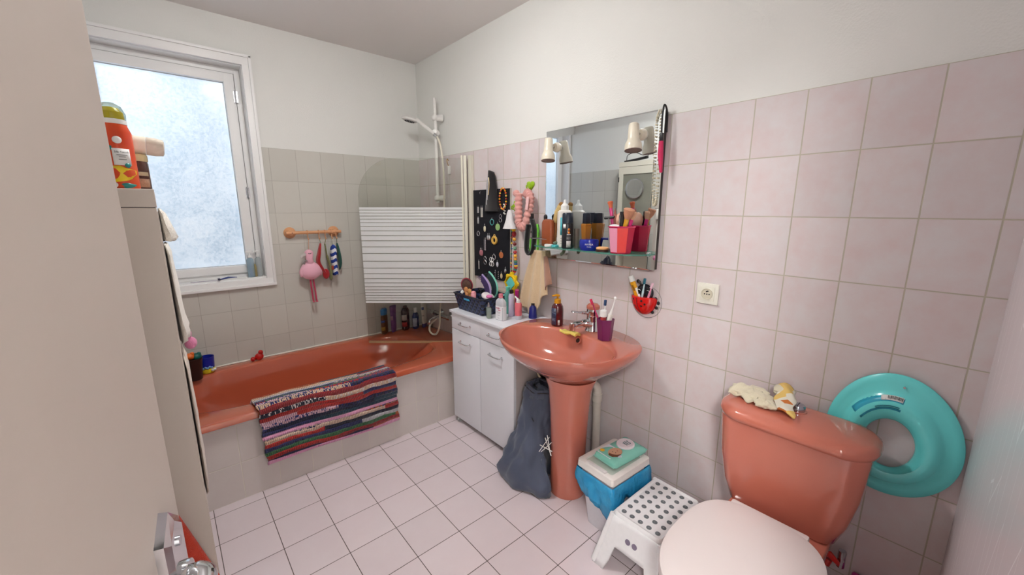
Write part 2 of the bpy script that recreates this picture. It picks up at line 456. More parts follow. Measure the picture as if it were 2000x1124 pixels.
obj('tub_shell', b, SALMON_TUB, tub, smooth=50)
b = MB(); b.lathe([(.002, .006), (.026, .006), (.03, .002), (.03, 0)], (-.235, -.425, .25), axis=(-1, 0, .3), n=20)
obj('overflow_cap', b, CHROME, tub)
b = MB(); b.tube([(LX+.01, -.0065, .395), (-.008, -.0065, .395)], .006, 8); obj('sealant_bead', b, pm((226, 220, 210), .5, name='sealant'), tub)

# mixer tap on the right wall
mx_ = thing('bath_mixer_tap', 'chrome wall mixer tap behind the lower part of the shower screen', 'tap', (0, -.34, .52))
b = MB(); b.cyl((-.05, -.43, .545), (-.05, -.25, .545), .02, n=18, bev=.004).cyl((0, -.41, .545), (-.05, -.41, .545), .012).cyl((0, -.27, .545), (-.05, -.27, .545), .012)
b.cyl((0, -.41, .545), (-.006, -.41, .545), .03).cyl((0, -.27, .545), (-.006, -.27, .545), .03)
obj('body', b, CHROME, mx_)
for y in (-.445, -.235):
    b = MB(); s_ = -1 if y < -.3 else 1
    b.cyl((-.05, y-.012*s_, .545), (-.05, y+.03*s_, .545), .022, .019, n=8); obj('handle', b, CHROME, mx_)
b = MB(); b.tube(smooth_path([(-.06, -.34, .54), (-.10, -.34, .535), (-.15, -.34, .515), (-.155, -.34, .49)]), .011, 12); obj('spout', b, CHROME, mx_)

# shower rail
sr = thing('shower_rail', 'white plastic riser rail with two wall brackets beside the corner of the room', 'shower rail', (0, -.36, 1.42))
RX, RY = -.05, -.352
b = MB(); b.tube([(RX, RY, 1.40), (RX, RY, 2.115)], .0125, 16); obj('pole', b, WHITEP, sr)
for z in (1.985, 1.43):
    b = MB(); b.cyl((0, RY-.012, z), (RX+.002, RY, z), .026, .019, n=18).ball((RX-.005, RY, z), .023); obj('bracket', b, WHITEP, sr)
b = MB(); b.cyl((RX, RY, 1.86), (RX, RY, 1.905), .021, n=18, bev=.004).cyl((RX, RY-.03, 1.88), (RX, RY+.03, 1.88), .017, n=16, bev=.003)
b.cyl((RX-.01, RY-.005, 1.882), (RX-.026, RY-.026, 1.884), .014, .017, n=14); obj('slider', b, WHITEP, sr)
hs = thing('hand_shower', 'white hand shower clipped to the slider of the riser rail', 'shower head', (-.15, -.30, 1.9))
P0 = V((-.078, -.380, 1.868)); P1 = V((-.150, -.268, 1.972))
b = MB(); b.tube([P0, P0+(P1-P0)*.35, P0+(P1-P0)*.75, P1], [.0115, .013, .0115, .014], 14); obj('handle', b, WHITEP, hs)
hc = V((-.178, -.222, 1.978)); ax = V((-.16, .12, -.95)).normalized()
b = MB(); b.lathe([(.002, -.022), (.03, -.018), (.052, -.004), (.055, .006), (.05, .012), (.002, .012)], hc, axis=ax, n=28); obj('head', b, WHITEP, hs)
b = MB(); b.lathe([(.04, .0122), (.04, .0145), (.002, .0145)], hc, axis=ax, n=24)
fcm = obj('spray_plate', b, pm((176, 176, 178), .4, name='spray plate'), hs)
b = MB(); qq = V((0, 0, 1)).rotation_difference(ax)
for k in range(14):
    a = 2*PI*k/14; p_ = hc+qq @ V((.03*math.cos(a), .03*math.sin(a), .015)); b.ball(p_, .004, 6)
    p_ = hc+qq @ V((.016*math.cos(a), .016*math.sin(a), .015)); b.ball(p_, .003, 6)
obj('nozzles', b, DARK, fcm, w=True)
b = MB(); b.cyl(P0-V((.0, 0, 0)), P0-(P1-P0).normalized()*.028, .011, .010, n=16); obj('connector', b, CHROME, hs)
HOSE = pm((222, 216, 200), .4, var=.03, scale=300, bump=.4, name='hose')
b = MB(); s0 = P0-(P1-P0).normalized()*.028
path = smooth_path([s0, (-.075, -.45, 1.79), (-.075, -.475, 1.68), (-.07, -.475, 1.45), (-.08, -.45, 1.1), (-.09, -.44, .80), (-.105, -.42, .62), (-.12, -.43, .50), (-.14, -.42, .435), (-.16, -.39, .425), (-.17, -.365, .45), (-.15, -.345, .49), (-.09, -.34, .525)], 10)
b.tube(path, .007, 10); obj('hose', b, HOSE, hs)
tg = thing('hook_clip', 'small white plastic clip hanging on the wall beside the shower rail', 'clip', (0, -.45, 1.62))
b = MB(); b.box((-.012, -.455, 1.625), (.014, .026, .06), bev=.004); obj('body', b, WHITEP, tg)
b = MB(); b.tube(smooth_path([(-.018, -.455, 1.655), (-.03, -.46, 1.68), (-.025, -.455, 1.70), (-.012, -.45, 1.69)]), .003, 8); obj('hook', b, GOLD, tg)

# shower screen (swung inwards over the bath)
H = V((-.03, -.69, 0)); sd = V((-.7533, .6577, 0)); sn = V((.6577, .7533, 0))
def sp(s_, z, o=0.): return H+sd*s_+sn*o+V((0, 0, z))
ss = thing('shower_screen', 'glass shower screen with white striped band swung over the bath', 'shower screen', (-.03, -.69, .41))
pts = [(.03, .418), (.728, .418), (.728, 1.44)]
for k in range(1, 13):
    a = PI/2*k/12; pts.append((.728-.26*(1-math.cos(a)), 1.425+.26*math.sin(a)))
pts.append((.03, 1.685))
b = MB(); b.rings([[sp(s_, z, o) for s_, z in pts] for o in (-.003, .003)])
obj('glass_pane', b, glass_mat((247, 248, 246), .05), ss, smooth=0)
# the white band is printed in bars of different height, with clear gaps
yz = [405, 411, 416.3, 422, 428, 434.5, 441.8, 450, 459, 469, 480.6, 493.6, 508.8, 522.2, 533.4, 543, 551.6, 559.3, 565.6, 571.3, 576.8, 582, 587, 592.6]
zz = [1.366-(y_-405)*(1.366-.697)/(593-405) for y_ in yz]
b = MB()
for z1, z0 in zip(zz[:-1], zz[1:]):
    b.rings([[sp(s_, z, o) for s_, z in ((.012, z0+.0042), (.727, z0+.0042), (.727, z1), (.012, z1))] for o in (-.0042, -.0031)])
obj('striped_band', b, pm((224, 226, 226), .35, var=.01, name='white print', alpha_mix=.93), ss, smooth=0)
b = MB()
for s0_, w_ in ((-.004, .018), (.02, .012)):
    b.rings([[sp(s_+s0_, z, o) for s_, o in ((0, -.014), (w_, -.014), (w_, .01), (0, .01))] for z in (.42, 1.70)])
obj('hinge_profile', b, CREAM, ss, smooth=0)
b = MB(); b.box2((-.022, -.735, .40), (-.0006, -.70, 1.70), bev=.002); obj('wall_profile', b, CREAM, ss, smooth=0)
b = MB(); b.rings([[sp(s_, z, o) for z, o in ((.405, -.006), (.405, .006), (.42, .006), (.42, -.006))] for s_ in (.02, .726)]); obj('bottom_seal', b, pm((190, 150, 110), .4, name='seal strip', alpha_mix=.8), ss, smooth=0)

# bottles on the corner of the bath
def bottle(name, label, loc, prof, mat, capprof, capmat, sx=1., sy=1., rot=0., cat='bottle', group=None, n=24, lab=None, tilt=None, k=1.):
    """lathe bottle in local space; lab = (z0, z1, width angle, radius, material, facing)"""
    t_ = thing(name, label, cat, loc, rot, group)
    if k != 1.:
        prof = [(r*k, z*k) for r, z in prof]; capprof = [(r*k, z*k) for r, z in capprof] if capprof else None
        lab = [(L[0]*k, L[1]*k, L[2], L[3], L[4]*k, L[5]) for L in (lab or [])]
    b = MB(); b.lathe(prof, n=n, sx=sx, sy=sy); obj('body', b, mat, t_, w=False)
    if capprof: b = MB(); b.lathe(capprof, n=n, sx=sx, sy=sy); obj('cap', b, capmat, t_, w=False)
    for L in (lab or []):
        z0, z1, a0, a1, r, m = L[:6]
        b = MB(); b.rings([[V((r*sx*math.cos(a0+(a1-a0)*k/12), r*sy*math.sin(a0+(a1-a0)*k/12), z)) for z in (z0, z1)] for k in range(13)], closed=False)
        for v in list(b.b.verts): pass
        obj('label', b, m, t_, w=False, solid=.0006, off=0.)
    return t_
FC = -2.15    # angle of the direction that looks back at the camera
zb = .396
bottle('shampoo_bottle', 'brown shower gel bottle with a blue cap, leftmost of the bottles behind the screen', (-.388, -.052, zb),
       [(.02, 0), (.03, .006), (.032, .02), (.031, .12), (.026, .138)], pm((84, 58, 34), .3, name='brown plastic'),
       [(.027, .136), (.030, .139), (.030, .172), (.022, .18)], pm((30, 112, 176), .35), 1, .6, .6, k=1.13, lab=[(.03, .055, FC-.6-.6, FC-.6+.6, .0335, pm((150, 118, 40), .4)), (.085, .10, FC-.6-.6, FC-.6+.6, .0335, pm((52, 92, 160), .4))])
bottle('conditioner_tube', 'purple squeeze tube standing on its cap behind the shower screen', (-.312, -.050, zb),
       [(.026, .012), (.028, .03), (.030, .13), (.034, .182), (.034, .187)], pm((112, 76, 136), .35, name='purple tube'),
       [(.022, 0), (.026, .004), (.026, .018)], pm((90, 56, 130), .35), 1, .45, .6, k=1.13, cat='tube', lab=[(.09, .12, FC-.6-.5, FC-.6+.5, .0325, pm((166, 130, 150), .5))])
tb = bottle('shower_gel_bottle', 'dark red bottle with a pale and red label, middle bottle behind the screen', (-.214, -.060, zb),
       [(.03, 0), (.036, .006), (.038, .03), (.038, .14), (.028, .158), (.014, .163)], pm((58, 22, 26), .2, name='dark red plastic'),
       [(.014, .16), (.02, .163), (.02, .172), (.014, .175)], pm((60, 36, 36), .4), 1, .6, .6, k=1.13,
       lab=[(.075, .115, FC-.6-.7, FC-.6+.7, .0395, pm((188, 180, 172), .5)), (.03, .062, FC-.6-.7, FC-.6+.7, .0395, pm((178, 44, 44), .5))])
bottle('mouthwash_bottle', 'blue bottle with a white cap and pale label behind the shower screen', (-.135, -.078, zb),
       [(.026, 0), (.031, .005), (.032, .02), (.032, .09), (.024, .11), (.013, .12)], pm((36, 52, 104), .2, name='blue plastic'),
       [(.014, .118), (.016, .12), (.016, .15), (.012, .153)], PAPER, 1, .65, .6, k=1.13, lab=[(.02, .082, FC-.6-.7, FC-.6+.7, .0335, pm((170, 176, 196), .5))])
bottle('lotion_bottle', 'white bottle with a blue cap at its foot, rightmost behind the shower screen', (-.064, -.092, zb),
       [(.028, .03), (.031, .04), (.034, .14), (.033, .186), (.028, .192)], pm((206, 200, 190), .4, name='white bottle'),
       [(.022, 0), (.027, .003), (.028, .03)], pm((44, 56, 120), .35), 1, .5, .6, k=1.13, lab=[(.135, .155, FC-.6-.4, FC-.6+.4, .0355, pm((60, 80, 130), .5)), (.09, .094, FC-.6-.4, FC-.6+.4, .035, pm((110, 110, 110), .5))])
bottle('travel_bottle', 'tiny clear bottle with a white cap standing beside the lotion on the bath corner', (-.032, -.150, zb),
       [(.01, 0), (.013, .003), (.013, .03), (.008, .036)], GLASS, [(.008, .035), (.009, .036), (.009, .048)], PAPER)

# toys on the bath rim
TZ = rimz(-.05)
ty = thing('bath_toy', 'small red plastic animal toy standing alone on the back rim of the bath', 'toy', (-1.24, -.045, TZ))
b = MB(); b.ball((-1.232, -.045, TZ+.024), .024, 14, (1.1, .8, 1.)).ball((-1.268, -.05, TZ+.016), .015, 12).ball((-1.222, -.045, TZ+.05), .015, 12, (1, 1, 1.1))
obj('body', b, pm((186, 30, 26), .3, name='red toy'), ty, smooth=180, sub=1)
cp = thing('stacking_cup', 'blue and yellow toy cup standing on the far end of the bath rim', 'cup', (-1.502, -.075, TZ))
b = MB(); b.lathe([(.028, .03), (.036, .034), (.04, .10), (.037, .10), (.033, .04), (.002, .036)], (-1.502, -.075, TZ), n=24); obj('cup', b, pm((26, 40, 156), .3, name='blue toy'), cp)
b = MB(); b.lathe([(.026, 0), (.033, .004), (.04, .02), (.038, .032), (.02, .034)], (-1.502, -.075, TZ), n=24); ba = obj('base', b, pm((222, 206, 40), .3, name='yellow toy'), cp)
for k, dx in ((0, .022), (1, .034)):
    b = MB(); b.ball((-1.502+dx, -.112+.012*k, TZ+.022), .008, 10); obj('eye', b, PAPER, cp)
b = MB()
for k in range(9):
    a = FC+(k-4)*.28; b.ball((-1.502+.037*math.cos(a), -.075+.037*math.sin(a), TZ+.037+.006*(k % 2)), .007, 8)
obj('wave_trim', b, pm((120, 160, 196), .4), cp)
bk = thing('toy_bucket', 'dark toy bucket filled with orange and teal cups on the bath rim', 'bucket', (-1.565, -.15, TZ))
b = MB(); b.lathe([(.03, 0), (.034, .002), (.045, .118), (.047, .122), (.047, .128), (.041, .128), (.034, .03), (.002, .02)], (-1.565, -.15, TZ), n=24); obj('bucket', b, pm((40, 26, 26), .4), bk)
for nm, c_, m_ in (('toy_ball', (-1.575, -.155, TZ+.142), (232, 112, 40)), ('toy_whale', (-1.545, -.15, TZ+.135), (24, 104, 96))):
    q = MB(); q.ball(c_, .024, 14, (1, 1, .8)); q.ball((c_[0]+.012, c_[1]-.004, c_[2]+.015), .01, 10)
    tag(obj(nm, q, pm(m_, .35), None), ('orange' if m_[0] > 99 else 'teal')+' rubber bath toy lying on top of the dark toy bucket', 'toy')
ty = thing('toy_boat', 'red plastic toy wedged between the dark bucket and the blue cup', 'toy', (-1.525, -.06, TZ))
b = MB(); b.ball((-1.534, -.03, TZ+.03), .018, 12, (.7, .8, 1.7)).ball((-1.53, -.035, TZ+.065), .010, 10); obj('hull', b, pm((190, 40, 30), .35), ty)

# rag rug over the front edge
t = NT('rag rug weave'); uv = t.n('ShaderNodeTexCoord').outputs['UV']; s2 = t.n('ShaderNodeSeparateXYZ'); t.l(uv, s2.inputs[0])
u_, v_ = s2.outputs[0], s2.outputs[1]
wob = t.noise(3.5, 2, uv); 
NR = 26
vw = t.math('ADD', t.math('MULTIPLY', v_, NR), t.math('MULTIPLY', t.math('SUBTRACT', wob, .5), 1.6))
row = t.math('FLOOR', vw); frc = t.math('FRACT', vw)
cm = t.n('ShaderNodeCombineXYZ'); t.l(t.math('FLOOR', t.math('ADD', t.math('MULTIPLY', u_, 1.3), t.math('MULTIPLY', row, .37))), cm.inputs[0]); t.l(row, cm.inputs[1])
wn = t.n('ShaderNodeTexWhiteNoise', noise_dimensions='2D'); t.l(cm.outputs[0], wn.inputs['Vector'])
cols = [(24, 28, 62), (224, 190, 164), (176, 36, 34), (28, 30, 52), (222, 180, 196), (190, 44, 40), (44, 48, 98), (226, 196, 176), (60, 110, 70), (150, 34, 40), (30, 60, 80), (200, 196, 204), (24, 26, 58), (214, 190, 176), (190, 100, 50)]
pal = t.ramp(wn.outputs['Value'], [(i/len(cols), lin(c)) for i, c in enumerate(cols)], 'CONSTANT')
mp = t.n('ShaderNodeMapping'); mp.inputs['Scale'].default_value = (150, 60, 1); t.l(uv, mp.inputs[0])
fl = t.n('ShaderNodeTexWhiteNoise', noise_dimensions='2D'); vf = t.n('ShaderNodeVectorMath', operation='FLOOR'); t.l(mp.outputs[0], vf.inputs[0]); t.l(vf.outputs[0], fl.inputs['Vector'])
pk = t.n('ShaderNodeTexWhiteNoise', noise_dimensions='2D'); 
cm2 = t.n('ShaderNodeCombineXYZ'); t.l(row, cm2.inputs[0]); cm2.inputs[1].default_value = 5.; t.l(cm2.outputs[0], pk.inputs['Vector'])
sel = t.math('MULTIPLY', t.math('GREATER_THAN', fl.outputs['Value'], .72), t.math('GREATER_THAN', pk.outputs['Value'], .66))
pal = t.mix(sel, pal, t.ramp(pk.outputs['Value'], [(0, lin((20, 26, 70))), (.5, lin((230, 214, 214))), (.75, lin((30, 40, 110)))], 'CONSTANT'))
# warp threads
wt = t.math('ABSOLUTE', t.math('SUBTRACT', t.math('FRACT', t.math('ADD', t.math('MULTIPLY', u_, 85), t.math('MULTIPLY', row, .5))), .5))
wth = t.math('LESS_THAN', wt, .10)
pal = t.mix(t.math('MULTIPLY', wth, .75), pal, lin((40, 30, 44)))
edge = t.math('MAXIMUM', t.math('GREATER_THAN', v_, .975), t.math('LESS_THAN', v_, .03))
edge2 = t.math('MULTIPLY', t.math('GREATER_THAN', v_, .24), t.math('LESS_THAN', v_, .275))
pal = t.mix(t.math('MAXIMUM', edge, edge2), pal, lin((226, 160, 196)))
hh = t.math('MULTIPLY', t.math('SINE', t.math('MULTIPLY', frc, PI)), t.math('ADD', .5, t.math('MULTIPLY', wt, 1.)))
RUGM = t.done(t.principled(pal, .95, 0, t.bump(hh, 1., .008), Sheen_Weight=.2))
prof = smooth_path([(0, -.725, .34), (0, -.735, .405), (0, -.765, .434), (0, -.82, .438), (0, -.885, .447), (0, -.908, .425), (0, -.905, .36), (0, -.899, .25), (0, -.895, .15)], 20)
acc = [0.]
for i in range(1, len(prof)): acc.append(acc[-1]+(prof[i]-prof[i-1]).length)
NP = len(prof)-1
def rugf(u, v):
    # v = 0 at the hanging end
    s_ = (1-v)*acc[-1]; i = min(NP-1, max(0, next((k for k in range(NP) if acc[k+1] >= s_), NP-1)))
    f_ = (s_-acc[i])/max(1e-9, acc[i+1]-acc[i]); p_ = prof[i].lerp(prof[i+1], f_); tn = (prof[i+1]-prof[i]).normalized()
    nn = V((0, tn.z, -tn.y))
    if nn.y > 0 and p_.y < -.8: nn = -nn
    if p_.z > .43 and nn.z < 0: nn = -nn
    x = -1.372+.672*u+.035*(1-v)*.6-.012+ .004*math.sin(v*40)*(1 if u in (0., 1.) else 0)
    rid = .0035*abs(math.sin(PI*(v*26+(.8*math.sin(3.1*u+5*v)))))
    return V((x, p_.y, p_.z))+nn*rid+V((0, 0, -.016*u*(1-v)+.004*math.sin(u*7)))
b = MB(); b.grid(rugf, 90, 220)
tag(obj('rag_rug', b, RUGM, None, smooth=180, solid=.011, off=0), 'multicoloured striped rag rug hanging over the front edge of the bath', 'rug')

# hook rail with soft toys on the window wall
WOODP = pm((214, 156, 112), .45, var=.06, scale=30, name='peach plastic')
hr = thing('hook_rail', 'peach suction hook rail with sliding hooks on the shaded tiles beside the window', 'hook rail', (-.83, 0, 1.2))
b = MB(); b.tube([(-1.0, -.038, 1.2), (-.655, -.038, 1.2)], .011, 14); obj('bar', b, WOODP, hr)
for x in (-.97, -.695):
    b = MB(); b.lathe([(.036, 0), (.037, .006), (.03, .018), (.018, .028), (.016, .042)], (x, 0, 1.2), axis=(0, -1, 0), n=28)
    o_ = obj('suction_cup', b, WOODP, hr)
    b = MB(); b.cyl((x+.005, -.046, 1.2), (x+.005, -.0505, 1.2), .003, n=8); obj('rivet', b, DARK, o_)
HKX = (-.872, -.802, -.762, -.72, -.69)
for x in HKX:
    b = MB(); b.torus((x, -.038, 1.2), .0135, .003, (1, 0, 0), 18, 6)
    b.tube(smooth_path([(x, -.04, 1.188), (x, -.043, 1.165), (x, -.052, 1.152), (x, -.062, 1.160)], 5), .003, 8); obj('hook', b, WOODP, hr)
# flamingo
PINK = fabric((246, 192, 208), (238, 172, 192), 400)
fl_ = thing('flamingo_toy', 'pink knitted flamingo toy hanging by a cord, round body and long thin legs', 'soft toy', (-.878, -.055, .72))
fx, fy = -.880, -.062
b = MB(); b.ball((fx, fy, .945), .062, 20, (1.05, .75, .98)); obj('body', b, PINK, fl_, smooth=180)
b = MB(); b.tube([(fx, fy, .985), (fx-.002, fy, 1.03), (fx-.002, fy-.003, 1.055), (fx-.002, fy, 1.085)], [.028, .021, .026, .014], 14); b.ball((fx-.002, fy-.002, 1.062), .027, 14, (1, .85, 1)); obj('head', b, PINK, fl_, smooth=180)
b = MB(); b.tube(smooth_path([(fx-.02, fy-.005, 1.058), (fx-.04, fy-.008, 1.052), (fx-.052, fy-.008, 1.035)], 4), [.011]*4+[.009]*4+[.004], 10); obj('beak', b, fabric((210, 200, 196)), fl_)
b = MB(); b.tube(smooth_path([(fx-.012, fy-.026, 1.066), (fx-.002, fy-.029, 1.063), (fx+.008, fy-.026, 1.066)], 4), .0014, 6); obj('eye', b, DARK, fl_)
for dx in (-.008, .010):
    b = MB(); b.tube([(fx+dx, fy, .895), (fx+dx*1.2+.004, fy-.002, .80), (fx+dx*1.1+.008, fy, .735)], .006, 8); b.ball((fx+dx*1.1+.008, fy-.006, .733), .009, 8, (1, 1.5, .6)); obj('leg', b, fabric((206, 70, 100)), fl_)
for sx_ in (-1, 1):
    b = MB(); b.ball((fx+.058*sx_, fy, .935), .025, 12, (.5, .8, 1.2)); obj('wing', b, PINK, fl_, smooth=180)
b = MB(); b.torus((fx-.028, fy-.01, 1.005), .013, .005, (0, 1, .2), 16, 6); obj('ring', b, pm((150, 140, 140), .5), fl_)
b = MB(); b.tube([(fx, fy, 1.085), (HKX[0], -.055, 1.158)], .0022, 8); obj('cord', b, fabric((226, 180, 150)), fl_)
# cloth toys
def leafcloth(name, label, pts, w, m, hk, th=.012, group=None, extra=None):
    t_ = thing(name, label, 'toy', (pts[-1][0], pts[-1][1], pts[-1][2]), group=group)
    b = MB(); P = smooth_path(pts, 6); n_ = len(P)
    rr = [max(.004, w*math.sin(PI*(.08+.88*i/(n_-1)))**.7) for i in range(n_)]
    b.tube(P, rr, 12, flat=th/w); o_ = obj('body', b, m, t_, smooth=180)
    b = MB(); b.tube([pts[0], (hk, -.052, 1.156)], .002, 6); obj('cord', b, fabric((120, 130, 90)), t_)
    return t_
RD = fabric((186, 34, 40), (150, 20, 30)); GR = fabric((40, 100, 84), (24, 56, 54), pscale=60)
leafcloth('cloth_toy', 'red and dark green fabric toy hanging right beside the flamingo', [(-.800, -.05, 1.125), (-.815, -.055, 1.06), (-.825, -.055, 1.0), (-.80, -.06, .94), (-.775, -.06, .90)], .032, RD, HKX[1])
q = thing('cloth_toy', 'olive patterned fabric strip toy hanging between the red one and the striped one', 'toy', (-.775, -.06, .86))
b = MB(); b.tube(smooth_path([(-.772, -.05, 1.12), (-.765, -.056, 1.03), (-.752, -.06, .95), (-.755, -.06, .865)], 6), [.008]*6+[.016]*6+[.02]*6+[.006], 12, flat=.5); obj('body', b, fabric((150, 140, 84), (54, 84, 60), pscale=50), q, smooth=180)
b = MB(); b.ball((-.785, -.066, .915), .024, 12, (1, .5, 1.5)); obj('petal', b, RD, q, smooth=180)
b = MB(); b.tube([(-.772, -.05, 1.12), (HKX[2], -.052, 1.156)], .002, 6); obj('cord', b, fabric((140, 140, 80)), q)
t = NT('striped towelling'); p = t.geo(); sp_ = t.n('ShaderNodeSeparateXYZ'); t.l(p, sp_.inputs[0])
st = t.math('LESS_THAN', t.math('FRACT', t.math('MULTIPLY', t.math('ADD', sp_.outputs[2], t.math('MULTIPLY', t.math('ABSOLUTE', t.math('ADD', sp_.outputs[0], .722)), .8)), 22.)), .5)
STRM = t.done(t.principled(t.mix(st, lin((230, 230, 234)), lin((34, 62, 150))), .95, 0, t.bump(t.noise(500, 2, p), .6, .003)))
q = thing('striped_cloth_toy', 'blue and white striped fabric sleeve toy hanging at the right of the rail', 'toy', (-.722, -.06, .90))
b = MB(); b.tube(smooth_path([(-.718, -.055, 1.112), (-.722, -.058, 1.07), (-.724, -.06, 1.0), (-.722, -.06, .90)], 6), [.012, .02, .028, .034, .036, .038, .04, .04, .04, .038, .037, .037, .036, .036, .036, .036, .036, .036, .034], 16, flat=.5); obj('sleeve', b, STRM, q, smooth=180)
b = MB(); b.box((-.74, -.082, .955), (.022, .004, .03), bev=.002); obj('patch', b, pm((150, 60, 40), .8), q)
b = MB(); b.tube([(-.718, -.055, 1.11), (HKX[3], -.052, 1.156)], .002, 6); obj('cord', b, fabric((220, 220, 210)), q)
leafcloth('cloth_toy', 'dark green fabric toy half hidden behind the blue striped one', [(-.69, -.045, 1.12), (-.682, -.04, 1.05), (-.678, -.04, .98), (-.685, -.04, .93)], .03, GR, HKX[4])

# window sill
SZ = WZ0+.012
def pump(name, label, loc, h, r, bm, liq, rot=0.):
    t_ = thing(name, label, 'bottle', loc, rot)
    b = MB(); b.lathe([(r*.9, 0), (r, .004), (r, h*.66), (r*.55, h*.72), (r*.45, h*.75)], n=20, sx=1, sy=.7); obj('body', b, bm, t_, w=False)
    if liq: b = MB(); b.lathe([(r*.8, .004), (r*.86, .008), (r*.86, h*.56)], n=16, sx=.5, sy=.6); obj('liquid', b, liq, t_, w=False)
    b = MB(); b.cyl((0, 0, h*.74), (0, 0, h*.82), r*.5, n=14).cyl((0, 0, h*.82), (0, 0, h*.92), r*.2, n=10).box((-.006, 0, h*.95), (.03, .012, h*.07), bev=.002); obj('pump', b, PAPER, t_, w=False)
    return t_
CLB = pm((190, 214, 226), .1, name='pale blue clear plastic', alpha_mix=.45); CLW = pm((214, 220, 222), .1, name='clear plastic', alpha_mix=.35)
pump('pump_bottle', 'clear pump bottle with a blue stripe standing in the right corner of the window sill', (-1.205, .032, SZ), .17, .02, CLB, pm((22, 92, 160), .2), .2)
pump('pump_bottle', 'empty clear bottle with a white top, rightmost thing on the window sill', (-1.16, .045, SZ), .17, .018, CLW, None, .2)
t_ = thing('amber_jar', 'low amber tinted bottle right behind the blue striped pump bottle on the sill', 'bottle', (-1.185, .05, SZ))
b = MB(); b.lathe([(.018, 0), (.02, .004), (.02, .06), (.014, .08)], (-1.185, .05, SZ), n=18); obj('body', b, pm((176, 160, 110), .15, alpha_mix=.6), t_)
t_ = thing('razor', 'dark blue and white disposable razor lying on the window sill', 'razor', (-1.33, .03, SZ))
b = MB(); b.tube([(-1.37, .01, SZ+.006), (-1.33, .026, SZ+.012), (-1.285, .03, SZ+.006)], [.004, .006, .005], 8); obj('handle', b, pm((40, 56, 120), .4), t_)
b = MB(); b.box((-1.378, .008, SZ+.008), (.012, .035, .010), bev=.002); obj('head', b, pm((30, 30, 60), .4), t_)
t_ = thing('toothbrush', 'white toothbrush with blue bristles lying along the window sill', 'toothbrush', (-1.29, .015, SZ))
b = MB(); b.tube([(-1.34, .028, SZ+.004), (-1.28, .012, SZ+.005), (-1.235, .01, SZ+.005)], [.003, .004, .005], 8); obj('handle', b, PAPER, t_)
t_ = thing('nail_file', 'thin grey nail file lying on the window sill beside the razor', 'nail file', (-1.45, .02, SZ))
b = MB(); b.box((-1.45, .02, SZ+.002), (.13, .014, .0025), bev=.001); obj('file', b, pm((196, 186, 200), .5), t_)

# ================================================================== LEFT SIDE CABINETS
MEL = pm((200, 190, 180), .4, var=.015, scale=4, name='cream melamine')
nc = thing('storage_cabinet', 'cream storage cabinet beside the open door with sunscreen and jars on top', 'cabinet', (-1.72, -1.63, 0))
NX, NY0, NY1, NZ = -1.604, -1.86, -1.40, 1.395
obj('body', MB().box2((LX+.002, NY0, 0), (NX-.001, NY1, 1.3575)), MEL, nc, bevel=.001)
obj('joint', MB().box2((LX+.004, NY0+.003, 1.357), (NX-.003, NY1-.003, 1.3595)), DARK, nc, smooth=0)
obj('top_panel', MB().box2((LX+.002, NY0, 1.359), (NX, NY1, NZ)), MEL, nc, bevel=.0015)
obj('door', MB().box2((NX-.0015, NY0+.016, .05), (NX+.0005, NY1-.01, 1.35)), MEL, nc, smooth=0)
WT = fabric((226, 222, 212), (212, 206, 196))
def hangcloth(name, label, x, y0, y1, z0, z1, m, bulge=.012, cat='towel', seed=0, parent=None, flare=0.):
    rnd = random.Random(seed)
    ph = rnd.random()*6
    def f(u, v):
        y = y0+(y1-y0)*u; z = z1+(z0-z1)*v+.010*math.sin(u*5+ph)*v
        return V((x+.007+bulge*(.5+.5*math.sin(u*11+ph+2*v))*(.35+.65*v)+flare*v, y, z))
    b = MB(); b.grid(f, 24, 20)
    return tag(obj(name, b, m, None, smooth=180, solid=.004, off=1.), label, cat)
def bundle(nm, label, cat, rows, m):
    b = MB(); RG = []
    for z, th, y0_, y1_ in rows:
        n_ = 28; yc_, hy_ = (y0_+y1_)/2, (y1_-y0_)/2; P = []
        for k in range(n_):
            a = 2*PI*k/n_; w_ = .5+.5*math.cos(a)
            P.append(V((NX+.0003+th*w_**.8*(1+.18*math.sin(7*a+z*30)), yc_+hy_*math.sin(a), z+.002*math.sin(5*a))))
        RG.append(P)
    b.rings(RG); tag(obj(nm, b, m, None, smooth=180), label, cat)
WTB = fabric((236, 232, 222), (222, 216, 206))
bundle('wash_cloth', 'small cream cloth hanging highest on the front of the cream storage cabinet', 'cloth', [(1.356, .006, -1.47, -1.42), (1.345, .014, -1.48, -1.42), (1.31, .022, -1.49, -1.42), (1.275, .031, -1.50, -1.42), (1.268, .026, -1.50, -1.42), (1.27, .010, -1.49, -1.43)], WTB)
bundle('hand_towel', 'long white towel hanging down the front of the cream storage cabinet', 'towel', [(1.262, .008, -1.60, -1.43), (1.24, .013, -1.61, -1.43), (1.15, .016, -1.62, -1.43), (1.06, .019, -1.62, -1.43), (1.03, .024, -1.62, -1.43), (1.01, .022, -1.62, -1.43), (1.0, .010, -1.60, -1.45)], WTB)
bundle('dish_cloth', 'lower cream towel hanging on the cabinet front above the bath apron', 'towel', [(.96, .005, -1.64, -1.45), (.94, .010, -1.65, -1.45), (.80, .012, -1.66, -1.45), (.66, .012, -1.66, -1.45), (.58, .010, -1.66, -1.46), (.57, .004, -1.65, -1.47)], fabric((214, 200, 186), (200, 184, 170)))
t_ = thing('bath_puff', 'pink net bath puff hanging at the front of the cream storage cabinet', 'bath puff', (-1.587, -1.44, .95))
b = MB(); b.ball((-1.588, -1.445, .985), .014, 12, (1, 1, 1.2)).ball((-1.58, -1.44, .955), .016, 12, (1, 1, 1.2)).ball((-1.592, -1.45, 1.005), .011, 10); obj('puff', b, fabric((222, 140, 176), (200, 110, 150)), t_, smooth=180)
